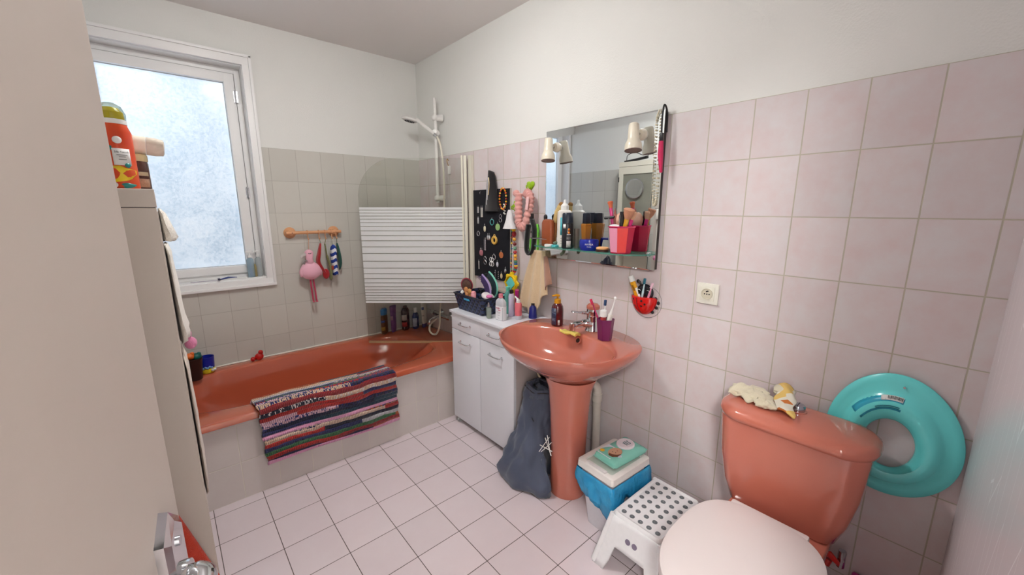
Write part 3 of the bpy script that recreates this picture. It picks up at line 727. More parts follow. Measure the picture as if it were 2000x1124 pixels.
b = MB(); b.tube([(-1.595, -1.45, 1.01), (-1.602, -1.45, 1.03)], .002, 6); obj('cord', b, PAPER, t_)
RT = fabric((214, 70, 36), (176, 36, 22), pscale=60)
def f(u, v):
    z_ = .70-.40*v; xr = -1.662+.26*(.70-z_); return V((-1.73+(xr+1.73)*u, -1.868-.006*math.sin(u*9+v*3)-.004, z_))
b = MB(); b.grid(f, 16, 20); tag(obj('face_cloth', b, RT, None, smooth=180, solid=.005, off=0.), 'orange red terry cloth hanging on the side of the cabinet behind the door handle', 'towel')

# on its top
t = NT('printed can'); p = t.geo(); n_ = t.n('ShaderNodeTexVoronoi'); n_.inputs['Scale'].default_value = 28; t.l(p, n_.inputs['Vector'])
CANM = t.done(t.principled(t.mix(t.noise(24, 2, p), lin((196, 34, 24)), lin((232, 96, 30))), .3))
sx, sy = -1.650, -1.80
YEL = pm((240, 206, 30), .3, name='yellow'); TEAL = pm((34, 140, 134), .35, name='teal print')
can = thing('sunscreen_can', 'orange spray can printed with lemons and a clear yellow cap on the cream cabinet', 'spray can', (sx, sy, NZ))
CR = .0265
b = MB(); b.lathe([(CR-.003, 0), (CR, .003), (CR, .110), (CR-.004, .122), (CR-.005, .126)], (sx, sy, NZ), n=32); obj('can', b, CANM, can)
b = MB(); b.lathe([(CR-.006, .125), (CR-.004, .126), (CR-.004, .134), (CR-.006, .135)], (sx, sy, NZ), n=28); obj('collar', b, PAPER, can)
b = MB(); b.lathe([(.019, .134), (.02, .136), (.019, .149), (.012, .157), (.002, .159)], (sx, sy, NZ), n=24); cap = obj('cap', b, YEL, can)
b = MB(); b.lathe([(CR-.0045, .134), (CR-.0035, .146), (CR-.009, .160), (.008, .166), (.001, .167)], (sx, sy, NZ), n=28); obj('clear_cap', b, GLASS, cap)
def patch(par, cx_, cy_, r, ang, z, w_, h_, m, nm='print', shape='rect', n_=16, lift=.0006):
    """a decal bent round a vertical cylinder; ang = facing direction"""
    b = MB()
    if shape == 'rect':
        b.rings([[V((cx_+(r+lift)*math.cos(ang+w_/r*(k/8-.5)), cy_+(r+lift)*math.sin(ang+w_/r*(k/8-.5)), zz_)) for zz_ in (z-h_/2, z+h_/2)] for k in range(9)], closed=False)
    else:
        c0 = b.b.verts.new((cx_+(r+lift)*math.cos(ang), cy_+(r+lift)*math.sin(ang), z)); vs = []
        for k in range(n_):
            a = 2*PI*k/n_; rr = 1. if shape == 'oval' else (1+.18*math.sin(3*a+1)+.1*math.sin(5*a))
            aa = ang+w_/2*math.cos(a)*rr/r; vs.append(b.b.verts.new((cx_+(r+lift)*math.cos(aa), cy_+(r+lift)*math.sin(aa), z+h_/2*math.sin(a)*rr)))
        for k in range(n_): b.b.faces.new((c0, vs[k], vs[(k+1) % n_]))
    return obj(nm, b, m, par, solid=.0004, off=0.)
AF = math.atan2(-2.955-sy, -1.602-sx)      # towards the room's door
patch(can, sx, sy, CR, AF+.05, .030+NZ, .046, .030, YEL, 'lemon', 'blob')
patch(can, sx, sy, CR, AF-1.0, .112+NZ, .026, .018, YEL, 'lemon', 'blob')
patch(can, sx, sy, CR, AF-.9, .076+NZ, .030, .026, TEAL, 'leaf', 'blob')
patch(can, sx, sy, CR, AF+.35, .003+NZ+.004, .022, .010, TEAL, 'leaf', 'blob')
patch(can, sx, sy, CR, AF+.22, .062+NZ, .026, .032, PAPER, 'label', 'rect', lift=.0012)
patch(can, sx, sy, CR, AF+.1, .094+NZ, .014, .014, PAPER, 'seal', 'oval', lift=.0012)
patch(can, sx, sy, CR, AF-.62, .008+NZ, .020, .014, PAPER, 'seal', 'oval', lift=.0012)
patch(can, sx, sy, CR, AF+.45, .046+NZ, .009, .009, TEAL, 'seal', 'oval', lift=.002)
fa = AF+.22; tdir = V((-math.sin(fa), math.cos(fa), 0)); o0 = V((sx+(CR+.0024)*math.cos(fa), sy+(CR+.0024)*math.sin(fa), NZ))
text('lettering', 'Silk Touch', .0052, DARK, can, o0+V((0, 0, .071)), tdir, (0, 0, 1), .0003)
for z, w_ in ((.0655, .016), (.062, .010), (.057, .012)): obj('lettering', MB().box(o0+V((0, 0, z)), (w_, .0004, .0009), rot=Matrix.Rotation(fa+PI/2, 3, 'Z')), DARK, can, smooth=0)
t_ = thing('medicine_box', 'white cardboard box left of the orange spray can on the cream cabinet', 'box', (-1.715, -1.84, NZ))
bx = obj('carton', MB().box((-1.7155, -1.835, NZ+.038), (.065, .03, .076), bev=.001), pm((228, 222, 206), .6), t_)
for k in range(9): obj('print', MB().box((-1.697+.0008*(k % 3), -1.8503, NZ+.070-.007*k), (.018-.003*(k % 3), .0006, .0012)), pm((120, 110, 104), .6), bx, smooth=0)
t_ = thing('glass_jar', 'small brown glass jar with a pale lid behind the orange spray can', 'jar', (-1.632, -1.755, NZ))
b = MB(); b.lathe([(.024, 0), (.026, .003), (.026, .056), (.024, .062)], (-1.632, -1.755, NZ), n=22); obj('jar', b, pm((92, 52, 40), .2, var=.3, scale=140), t_)
b = MB(); b.lathe([(.0255, .06), (.0265, .062), (.0265, .073), (.025, .075)], (-1.632, -1.755, NZ), n=22); obj('lid', b, pm((226, 210, 160), .4), t_)
patch(t_, -1.632, -1.755, .026, -PI/2+.3, NZ+.034, .04, .008, pm((222, 206, 170), .5), 'label')
patch(t_, -1.632, -1.755, .026, -PI/2+.3, NZ+.015, .04, .018, pm((196, 150, 120), .5, var=.4, scale=400), 'label')
t_ = thing('deodorant_stick', 'cream deodorant stick lying across the top of the brown jar', 'deodorant', (-1.61, -1.755, NZ+.076))
b = MB(); b.lathe([(.015, 0), (.019, .002), (.019, .05)], (-1.655, -1.757, NZ+.098), axis=(1, .02, -.08), n=20, sy=1); obj('body', b, pm((244, 240, 222), .35), t_)
b = MB(); b.lathe([(.019, .0505), (.019, .066), (.017, .078), (.013, .08)], (-1.655, -1.757, NZ+.098), axis=(1, .02, -.08), n=20); obj('cap', b, pm((222, 212, 196), .3), t_)

# tall display cabinet on the left wall, seen in the mirror
tc = thing('display_cabinet', 'tall white glass door cabinet on the left wall, visible only in the mirror', 'cabinet', (-1.77, -.98, .5))
TX, TY0, TY1, TZ1 = -1.725, -1.26, -.72, 1.775
b = MB(); b.box2((LX+.002, TY0, .43), (TX-.018, TY0+.018, TZ1-.04)).box2((LX+.002, TY1-.018, .43), (TX-.018, TY1, TZ1-.04)).box2((LX+.002, TY0, TZ1-.042), (TX, TY1, TZ1)).box2((LX+.002, TY0, .55), (TX-.018, TY1, .57))
b.box2((LX+.002, TY0, .43), (LX+.012, TY1, TZ1)).box2((LX+.002, TY0, 1.02), (TX-.018, TY1, 1.04)).box2((LX+.002, TY0, 1.38), (TX-.022, TY1, 1.39))
obj('carcass', b, CREAM, tc, smooth=0)
b = MB()
b.box2((TX-.016, TY1-.05, 1.0), (TX, TY1-.004, TZ1-.045)).box2((TX-.016, TY0+.004, 1.0), (TX, TY0+.06, TZ1-.045)).box2((TX-.016, TY0+.06, TZ1-.11), (TX, TY1-.05, TZ1-.045)).box2((TX-.016, TY0+.06, 1.0), (TX, TY1-.05, 1.06))
dd = obj('door', b, CREAM, tc, smooth=0)
obj('pane', MB().box2((TX-.010, TY0+.06, 1.06), (TX-.006, TY1-.05, TZ1-.11)), pm((190, 190, 176), .15, name='door glass', alpha_mix=.45), dd, smooth=0)
for z in (1.62, 1.10): obj('hinge', MB().box((TX+.001, TY1-.006, z), (.006, .006, .045)), DARK, dd, smooth=0)
t_ = thing('round_mirror', 'round tilting mirror behind the cabinet glass, seen in the wall mirror', 'mirror', (TX+.004, -.90, 1.45))
b = MB(); b.lathe([(.086, -.004), (.09, 0), (.09, .004), (.086, .006), (.08, .006)], (TX+.006, -.90, 1.535), axis=(1, 0, 0), n=40); obj('rim', b, SILVER, t_)
b = MB(); b.lathe([(.082, .0062), (.001, .0064)], (TX+.006, -.90, 1.535), axis=(1, 0, 0), n=40, cap=False); MIRM = pm((232, 236, 238), .0, 1., var=0., name='mirror silver'); obj('glass', b, MIRM, t_)
t_ = thing('hair_straightener', 'black hair straightener with its cable on the tall cabinet, seen in the mirror', 'hair straightener', (-1.76, -.92, TZ1))
b = MB(); b.tube([(-1.75, -.76, TZ1+.008), (-1.77, -.86, TZ1+.016), (-1.77, -.98, TZ1+.03)], [.008, .016, .018], 10, flat=.7); obj('body', b, BLACK, t_)
b = MB(); b.tube(smooth_path([(-1.75, -.78, TZ1+.01), (-1.74, -.80, TZ1+.06), (-1.75, -.87, TZ1+.075), (-1.76, -.94, TZ1+.05), (-1.75, -.97, TZ1+.07), (-1.77, -.99, TZ1+.04)]), .003, 8); obj('cable', b, BLACK, t_)
t_ = thing('wooden_bowl', 'small tan wooden bowl on the tall cabinet, seen in the mirror', 'bowl', (-1.76, -1.08, TZ1))
b = MB(); b.lathe([(.015, 0), (.02, .003), (.04, .04), (.038, .043), (.018, .008), (.001, .006)], (-1.76, -1.08, TZ1), n=24); obj('bowl', b, pm((196, 140, 84), .5), t_)
for k, (c_, h_, y_) in enumerate((((30, 110, 160), .05, -.84), ((90, 60, 130), .045, -.90), ((60, 80, 76), .07, -1.0))):
    b = MB(); b.box((-1.77, y_, .573+h_/2), (.04, .045, h_), bev=.006); tag(obj('toiletry_box', b, pm(c_, .4), None), ['blue', 'purple', 'grey green'][k]+' small box on the open shelf of the tall cabinet, seen in the mirror', 'box')
# ================================================================== VANITY CABINET
VX, VY0, VY1, VZ = -.312, -1.492, -.905, .745
vc = thing('bathroom_cabinet', 'white cabinet with two drawers over two doors between the bath and the basin', 'cabinet', (-.16, -1.2, 0))
b = MB(); b.box2((VX+.018, VY0, .03), (-.004, VY1, VZ-.016)); obj('carcass', b, pm((196, 186, 184), .4, name='cabinet side'), vc, bevel=.001)
obj('worktop', MB().box2((VX-.012, VY0-.004, VZ-.016), (-.004, VY1+.006, VZ), bev=.002), WHITEL, vc)
obj('plinth', MB().box2((VX+.03, VY0+.004, .004), (-.02, VY1-.04, .032)), DARK, vc, smooth=0)
ym = -1.197
def handle(par, y, z):
    b = MB(); x = VX
    b.tube(smooth_path([(x, y+.05, z), (x-.02, y+.046, z-.001), (x-.022, y, z-.003), (x-.02, y-.046, z-.001), (x, y-.05, z)], 6), .0042, 10, flat=.7)
    b.cyl((x, y+.05, z), (x-.004, y+.05, z), .007, n=10).cyl((x, y-.05, z), (x-.004, y-.05, z), .007, n=10)
    obj('handle', b, CHROME, par)
for (a, c_) in ((ym+.0015, VY1-.002), (VY0+.002, ym-.0015)):
    pass
d1 = obj('drawer', MB().box2((VX, ym+.0005, .628), (VX+.0175, VY1-.001, VZ-.0185), bev=.0015), WHITEL, vc)
d2 = obj('drawer', MB().box2((VX, VY0+.001, .628), (VX+.0175, ym-.0005, VZ-.0185), bev=.0015), WHITEL, vc)
e1 = obj('door', MB().box2((VX, ym+.002, .034), (VX+.0175, VY1-.001, .624), bev=.0015), WHITEL, vc)
e2 = obj('door', MB().box2((VX, VY0+.001, .034), (VX+.0175, ym-.002, .624), bev=.0015), WHITEL, vc)
handle(d1, -1.055, .676); handle(d2, -1.335, .674); handle(e1, -1.052, .562); handle(e2, -1.345, .566)
for y in (-.945, -1.46):
    b = MB(); b.cyl((VX+.012, y+.006, .014), (VX+.012, y-.012, .014), .014, n=16).cyl((VX+.012, y, .014), (VX+.012, y, .034), .006, n=8); obj('castor', b, pm((206, 206, 206), .2, alpha_mix=.7), vc)

# woven basket on top
BX, BY = -.185, -1.045
t = NT('woven strap'); p = t.geo(); s2 = t.n('ShaderNodeSeparateXYZ'); t.l(p, s2.inputs[0])
hz = t.math('ADD', s2.outputs[0], s2.outputs[1])
ia = t.math('FLOOR', t.math('DIVIDE', hz, .021)); ib = t.math('FLOOR', t.math('DIVIDE', s2.outputs[2], .019))
ck = t.math('ABSOLUTE', t.math('MODULO', t.math('ADD', ia, ib), 2.))
fa_ = t.math('ABSOLUTE', t.math('SUBTRACT', t.math('FRACT', t.math('DIVIDE', hz, .021)), .5)); fb_ = t.math('ABSOLUTE', t.math('SUBTRACT', t.math('FRACT', t.math('DIVIDE', s2.outputs[2], .019)), .5))
hgt = t.math('SUBTRACT', 1., t.math('POWER', t.math('MULTIPLY', t.math('MAXIMUM', fa_, fb_), 2.), 3.))
WOVEN = t.done(t.principled(t.mix(ck, lin((22, 26, 44)), lin((46, 58, 96))), .45, 0, t.bump(hgt, .8, .003)))
bs = thing('woven_basket', 'dark blue woven plastic basket full of hair brushes and cosmetics on the white cabinet', 'basket', (BX, BY, VZ))
b = MB(); H0 = .105
o1 = rrect(BX, BY, .085, .125, .012, VZ+.001); o2 = rrect(BX, BY, .105, .15, .014, VZ+H0)
i2 = rrect(BX, BY, .100, .145, .012, VZ+H0); i1 = rrect(BX, BY, .080, .120, .01, VZ+.006)
b.rings([o1, o2, i2, i1], True, True); obj('basket', b, WOVEN, bs, smooth=30)
b = MB(); P = rrect(BX, BY, .106, .151, .014, VZ+H0-.003); P.append(P[0]); b.tube(P, .0035, 6, cap=False); obj('rim', b, pm((22, 24, 36), .4), bs)
b = MB(); b.box((BX-.104, BY+.005, VZ+.080), (.003, .055, .012), rot=Matrix.Rotation(-.19, 3, 'Y'), bev=.001); obj('label', b, pm((70, 170, 216), .3), bs)
# contents
def paddle(name, label, base, tip, face, w_, h_, mh, mp_, mb_, spikes=True, cat='hair brush', hr_=.008):
    """hair brush: base -> tip is the handle, then the oval head; face = normal of the bristle side"""
    t_ = thing(name, label, cat, base)
    a = V(base); c_ = V(tip); u = (c_-a).normalized(); f_ = V(face); f_ = (f_-u*f_.dot(u)).normalized(); s_ = u.cross(f_)
    b = MB(); b.tube([a, a.lerp(c_, .5), c_], [hr_, hr_*1.2, hr_*.9], 12); obj('handle', b, mh, t_)
    hc_ = c_+u*h_/2
    def el(k, o, q): 
        an = 2*PI*k/28; return hc_+u*math.sin(an)*h_/2*q+s_*math.cos(an)*w_/2*q+f_*o
    b = MB(); b.rings([[el(k, -.008, .7) for k in range(28)], [el(k, -.006, .95) for k in range(28)], [el(k, 0, 1) for k in range(28)], [el(k, .004, .96) for k in range(28)], [el(k, .004, .9) for k in range(28)]]); obj('head', b, mh, t_)
    b = MB(); b.rings([[el(k, .003, .88) for k in range(28)], [el(k, .008, .8) for k in range(28)], [el(k, .010, .5) for k in range(28)]], False, True); pd = obj('cushion', b, mp_, t_)
    if spikes:
        b = MB()
        for i in range(-4, 5):
            for j in range(-3, 4):
                x_, y_ = i/5, j/4
                if x_*x_+y_*y_ > .85: continue
                p_ = hc_+u*x_*h_*.42+s_*y_*w_*.42+f_*.008; b.cyl(p_, p_+f_*.012, .0008, n=5); b.ball(p_+f_*.0125, .0014, 5)
        obj('bristles', b, mb_, t_)
    return t_
PK = pm((226, 150, 160), .4); WD = pm((190, 128, 76), .5, var=.15, scale=40)
paddle('hair_brush', 'pink and dark red paddle brush sticking up at the left of the woven basket', (-.20, -.965, VZ+.02), (-.218, -.960, VZ+.105), (-.7, -.75, .1), .074, .092, pm((150, 40, 60), .35), pm((60, 20, 30), .5), pm((222, 190, 150), .5))
t_ = thing('hair_brush', 'light wooden brush in front of the dark red one in the woven basket', 'hair brush', (-.235, -.975, VZ+.02))
b = MB(); b.tube([(-.232, -.975, VZ+.04), (-.24, -.972, VZ+.115)], [.010, .014], 12); b.ball((-.243, -.97, VZ+.122), .02, 14, (.5, 1, 1)); obj('body', b, WD, t_, smooth=180)
b = MB(); b.ball((-.238, -1.0, VZ+.115), .019, 12, (.5, 1, 1)).tube([(-.23, -1.0, VZ+.04), (-.238, -1.0, VZ+.11)], .009, 10); tag(obj('hair_brush', b, pm((206, 150, 84), .45), None), 'honey coloured wooden brush handle between the red and the purple brushes', 'hair brush')
b = MB(); b.tube([(-.222, -1.02, VZ+.03), (-.225, -1.02, VZ+.108)], [.012, .017], 14); b.ball((-.225, -1.02, VZ+.108), .017, 12, (1, 1, .8)); tag(obj('hair_brush', b, PK, None, smooth=180), 'pale pink rounded brush handle right of the honey wood one in the basket', 'hair brush')
# curved vent brushes
def curved(label, cx_, cy_, z0, m, mb_, sc_=1.):
    t_ = thing('detangling_brush', label, 'hair brush', (cx_, cy_, z0))
    P = smooth_path([(cx_, cy_-.005, z0), (cx_, cy_-.030*sc_, z0+.045*sc_), (cx_, cy_-.024*sc_, z0+.085*sc_), (cx_, cy_+.006, z0+.115*sc_), (cx_, cy_+.030*sc_, z0+.13*sc_)], 6)
    b = MB(); b.tube(P, .006, 8); obj('spine', b, m, t_)
    b = MB()
    b.rings([[V(p_)+V((dx, 0, 0)) for dx in (-.006, .006)] for p_ in P], False, False, closed=False) if False else None
    L = P[4:]
    b.rings([[V((cx_-.006, p_.y, p_.z)), V((cx_+.006, p_.y, p_.z)), V((cx_+.006, min(p_.y+.045, cy_+.045), p_.z-.018)), V((cx_-.006, min(p_.y+.045, cy_+.045), p_.z-.018))] for p_ in L])
    for p_ in L[::2]:
        for dx in (-.004, .004): b.cyl(p_+V((dx, .02, -.01)), p_+V((dx-.008, .036, -.020)), .0012, n=5)
    obj('bristles', b, mb_, t_)
curved('purple curved detangling brush standing in the woven basket', -.175, -1.085, VZ+.05, pm((170, 150, 200), .4), pm((66, 50, 100), .5, var=.3, scale=300), 1.3)
curved('mint green edged curved brush behind the purple one in the woven basket', -.135, -1.10, VZ+.065, pm((130, 206, 186), .4), pm((40, 60, 66), .5, var=.3, scale=300), 1.3)
t_ = thing('hair_claw', 'small black hair claw between the brushes in the woven basket', 'hair clip', (-.18, -1.03, VZ+.10))
b = MB(); b.torus((-.18, -1.035, VZ+.115), .012, .004, (.8, .5, .2), 14, 6).ball((-.18, -1.02, VZ+.112), .008, 8).torus((-.178, -1.05, VZ+.118), .010, .003, (.6, .8, .2), 14, 6); obj('claw', b, BLACK, t_)
t_ = thing('sanitary_packet', 'white and pink plastic packet lying in the right of the woven basket', 'packet', (-.19, -1.125, VZ+.085))
b = MB(); b.ball((-.19, -1.12, VZ+.098), .045, 18, (.85, 1.0, .42), Matrix.Rotation(.35, 3, 'X')); obj('packet', b, pm((232, 222, 224), .35, bump=.4, scale=40), t_, smooth=180)
b = MB(); b.ball((-.2, -1.145, VZ+.103), .022, 14, (.9, 1.0, .5)); obj('print', b, pm((232, 120, 180), .35), t_, smooth=180)
b = MB(); b.box((-.225, -.985, VZ+.088), (.03, .045, .03), rot=Euler((.5, .2, .3)).to_matrix(), bev=.006); tag(obj('compact_case', b, pm((160, 30, 100), .35), None), 'magenta compact lying in the front left of the woven basket', 'compact')
b = MB(); b.cyl((-.262, -.945, VZ+.100), (-.25, -.95, VZ+.115), .010, n=14, bev=.002); tag(obj('cosmetic_jar', b, PAPER, None), 'small white round jar resting on the left rim of the basket', 'jar')

# bottles on the cabinet
t_ = thing('perfume_bottle', 'small square clear glass perfume bottle in front of the woven basket', 'perfume', (-.262, -1.218, VZ))
b = MB(); b.box((-.262, -1.218, VZ+.032), (.026, .044, .062), rot=Matrix.Rotation(-.5, 3, 'Z'), bev=.004); obj('glass', b, pm((190, 204, 196), .05, alpha_mix=.35), t_)
b = MB(); b.box((-.262, -1.218, VZ+.012), (.018, .036, .018), rot=Matrix.Rotation(-.5, 3, 'Z')); obj('liquid', b, pm((214, 206, 170), .1, alpha_mix=.6), t_)
b = MB(); b.cyl((-.262, -1.218, VZ+.063), (-.262, -1.218, VZ+.08), .008, n=14).cyl((-.262, -1.218, VZ+.08), (-.262, -1.218, VZ+.092), .005, n=12); obj('atomiser', b, SILVER, t_)
b = MB(); b.box((-.255, -1.215, VZ+.036), (.002, .028, .036), rot=Matrix.Rotation(-.5, 3, 'Z')); obj('label', b, pm((50, 56, 56), .4), t_)
t_ = thing('micellar_bottle', 'large clear and white bottle with a pink cap at the front of the cabinet top', 'bottle', (-.235, -1.30, VZ))
b = MB(); b.rings([rrect(-.235, -1.295, .017, .034, .012, VZ+z) if q_ == 0 else rrect(-.235, -1.295, .017*q_, .034*q_, .010*q_, VZ+z) for z, q_ in ((0, .92), (.003, 1), (.075, 1), (.105, .95), (.118, .7), (.124, .42), (.128, .40))])
obj('body', b, pm((222, 222, 228), .15, alpha_mix=.75), t_)
b = MB(); b.rings([rrect(-.235, -1.295, .0175, .0345, .012, VZ+z) for z in (.004, .082)], False, False); obj('label', b, pm((234, 232, 236), .45), t_)
b = MB(); b.cyl((-.235, -1.295, VZ+.126), (-.235, -1.295, VZ+.150), .013, n=20, bev=.002); obj('cap', b, pm((226, 130, 146), .35), t_)
dv = V((.0, -1, 0)); text('lettering', 'micellar', .010, pm((196, 40, 100), .5), t_, (-.2532, -1.29, VZ+.070), dv, (0, 0, 1)); text('lettering', 'water', .010, pm((196, 40, 100), .5), t_, (-.2532, -1.302, VZ+.060), dv, (0, 0, 1))
for z, w_ in ((.048, .034), (.042, .028), (.030, .02), (.014, .016)): obj('lettering', MB().box((-.2531, -1.295, VZ+z), (.0005, w_, .0015)), pm((150, 150, 156), .5), t_, smooth=0)
t_ = thing('foam_bottle', 'coral pink pump foam bottle with a white nozzle, right end of the cabinet top', 'bottle', (-.13, -1.335, VZ))
b = MB(); b.lathe([(.019, 0), (.02, .003), (.02, .022)], (-.15, -1.345, VZ), n=24); obj('base', b, pm((196, 196, 204), .3), t_)
b = MB(); b.lathe([(.02, .022), (.0205, .024), (.0205, .088), (.016, .096)], (-.15, -1.345, VZ), n=24); obj('body', b, pm((224, 110, 120), .3), t_)
b = MB(); b.lathe([(.012, .094), (.013, .098), (.012, .11)], (-.15, -1.345, VZ), n=18).tube([(-.15, -1.345, VZ+.108), (-.152, -1.335, VZ+.118), (-.155, -1.322, VZ+.128)], [.008, .005, .004], 10); obj('nozzle', b, PAPER, t_)
bottle('lotion_bottle', 'clear teal green bottle standing behind the perfume on the cabinet top', (-.11, -1.21, VZ), [(.02, 0), (.024, .004), (.024, .11), (.018, .13), (.010, .138)], pm((110, 186, 176), .12, alpha_mix=.65), [(.013, .136), (.014, .138), (.014, .16), (.010, .163)], pm((100, 206, 180), .35), 1, .8)
bottle('lotion_bottle', 'slim white bottle with a dark cap behind the pink capped one', (-.14, -1.275, VZ), [(.018, 0), (.02, .004), (.02, .12), (.014, .135)], pm((206, 196, 220), .3), [(.010, .133), (.012, .136), (.012, .155), (.008, .157)], BLACK, 1, .7)
bottle('cream_tube', 'magenta tube standing upright behind the coral foam bottle', (-.08, -1.255, VZ), [(.014, .0), (.018, .02), (.024, .13), (.026, .145)], pm((190, 30, 130), .35), None, None, 1, .5, .8, cat='tube')
bottle('lotion_bottle', 'dark blue bottle between the white bottle and the coral foam bottle', (-.11, -1.30, VZ), [(.016, 0), (.019, .004), (.019, .03), (.013, .05)], pm((40, 60, 110), .3), [(.010, .048), (.010, .06)], pm((40, 50, 90), .4))
bottle('lotion_bottle', 'navy bottle at the right end of the cabinet top under the towel', (-.075, -1.385, VZ), [(.022, 0), (.024, .003), (.020, .06), (.01, .075)], pm((24, 28, 110), .3), [(.010, .074), (.010, .085)], DARK)
t_ = thing('wavy_frame', 'small yellow wavy frame with a turquoise centre leaning on the wall above the cabinet', 'frame', (-.03, -1.15, VZ))
cy_, cz_ = -1.163, .912
def wav(R_, amp, k_, n=72, rot=0.): return [((R_*(1+amp*math.cos(k_*a+rot)))*math.cos(a)*.92, (R_*(1+amp*math.cos(k_*a+rot)))*math.sin(a)) for a in [2*PI*i/n for i in range(n)]]
b = MB(); b.rings([[V((-.035+o, cy_+u_, cz_+v_)) for u_, v_ in wav(.062, .13, 8)] for o in (0, -.012)]); obj('frame', b, YEL, t_, bevel=.002)
b = MB(); b.box((-.05, cy_, cz_), (.006, .058, .058), rot=Matrix.Rotation(PI/4, 3, 'X'), bev=.002); obj('panel', b, pm((110, 214, 206), .4), t_)
b = MB(); b.torus((-.05, cy_+.0, cz_), .045, .005, (1, 0, 0), 30, 8); obj('scroll', b, pm((230, 186, 20), .35), t_)
b = MB(); b.box((-.04, cy_, VZ+.055), (.014, .05, .11), bev=.004); obj('stand', b, pm((240, 190, 40), .35), t_)
bottle('cream_pot', 'turquoise domed pot in front of the yellow frame on the cabinet', (-.075, -1.16, VZ), [(.03, 0), (.032, .004), (.032, .06), (.024, .066)], pm((90, 206, 196), .3), [(.032, .066), (.034, .070), (.026, .098), (.008, .108)], pm((120, 220, 210), .3), cat='pot')
t_ = thing('storage_box', 'beige low box against the wall behind the woven basket', 'box', (-.045, -1.10, VZ))
obj('box', MB().box2((-.07, -1.15, VZ), (-.006, -.93, VZ+.115), bev=.003), pm((206, 192, 176), .6), t_)
obj('band', MB().box2((-.072, -1.152, VZ+.085), (-.004, -.928, VZ+.092)), pm((120, 110, 96), .6), t_, smooth=0)

# ---- jewellery board
jb = thing('jewellery_board', 'tall black felt board on the wall covered with earrings', 'jewellery board', (-.005, -.92, .905))
JY0, JY1, JZ0, JZ1 = -1.112, -.742, .905, 1.476
obj('panel', MB().box2((-.012, JY0, JZ0), (-.002, JY1, JZ1), bev=.001), pm((10, 11, 22), .95, bump=.3, scale=500, name='black felt'), jb)
obj('frame', MB().box2((-.010, JY0-.004, JZ0-.005), (-.001, JY0, JZ1)).box2((-.010, JY1, JZ0-.005), (-.001, JY1+.004, JZ1)), pm((190, 182, 170), .5), jb, smooth=0)
for y in (-.83, -1.0): b = MB(); b.torus((-.016, y, JZ1-.02), .008, .0014, (0, 1, 0), 14, 5); obj('hanging_ring', b, SILVER, jb)
# earrings: y, z from the photo's layout
def earring(kind, y, z, col, label, s_=1.):
    s_ *= 1.2
    t_ = thing('earring', label, 'earring', (-.016, y, z), group=None)
    m = {'g': GOLD, 's': SILVER}.get(col) or pm(col, .35)
    x = -.0165
    b = MB(); b.cyl((-.011, y, z), (x, y, z), .0012, n=6); b.tube([(x, y, z), (x-.002, y, z-.006*s_)], .0007, 5); obj('wire', b, SILVER, t_)
    b = MB()
    if kind == 'disc': b.lathe([(.015*s_, -.001), (.015*s_, .001)], (x, y, z-.022*s_), axis=(1, 0, 0), n=20)
    if kind == 'ring': b.torus((x, y, z-.020*s_), .013*s_, .0022*s_, (1, 0, 0), 20, 6)
    if kind == 'bigring': b.torus((x, y, z-.022*s_), .013*s_, .005*s_, (1, 0, 0), 20, 6); b.torus((x, y, z-.005*s_), .006*s_, .0015, (1, 0, 0), 14, 5)
    if kind == 'drop': b.ball((x, y, z-.018*s_), .008*s_, 10, (.4, .8, 1.4))
    if kind == 'bar': b.box((x, y, z-.022*s_), (.002, .003*s_, .032*s_))
    if kind == 'chain':
        for k in range(4): b.ball((x, y, z-.008-.012*s_*k), .0036*s_, 8)
    if kind == 'fig': b.torus((x, y, z-.012*s_), .009*s_, .0016, (1, 0, 0), 16, 5); b.torus((x, y, z-.032*s_), .010*s_, .0018, (1, 0, 0), 16, 5); b.ball((x, y, z-.022*s_), .004*s_, 8)
    obj('pendant', b, m, t_); return t_
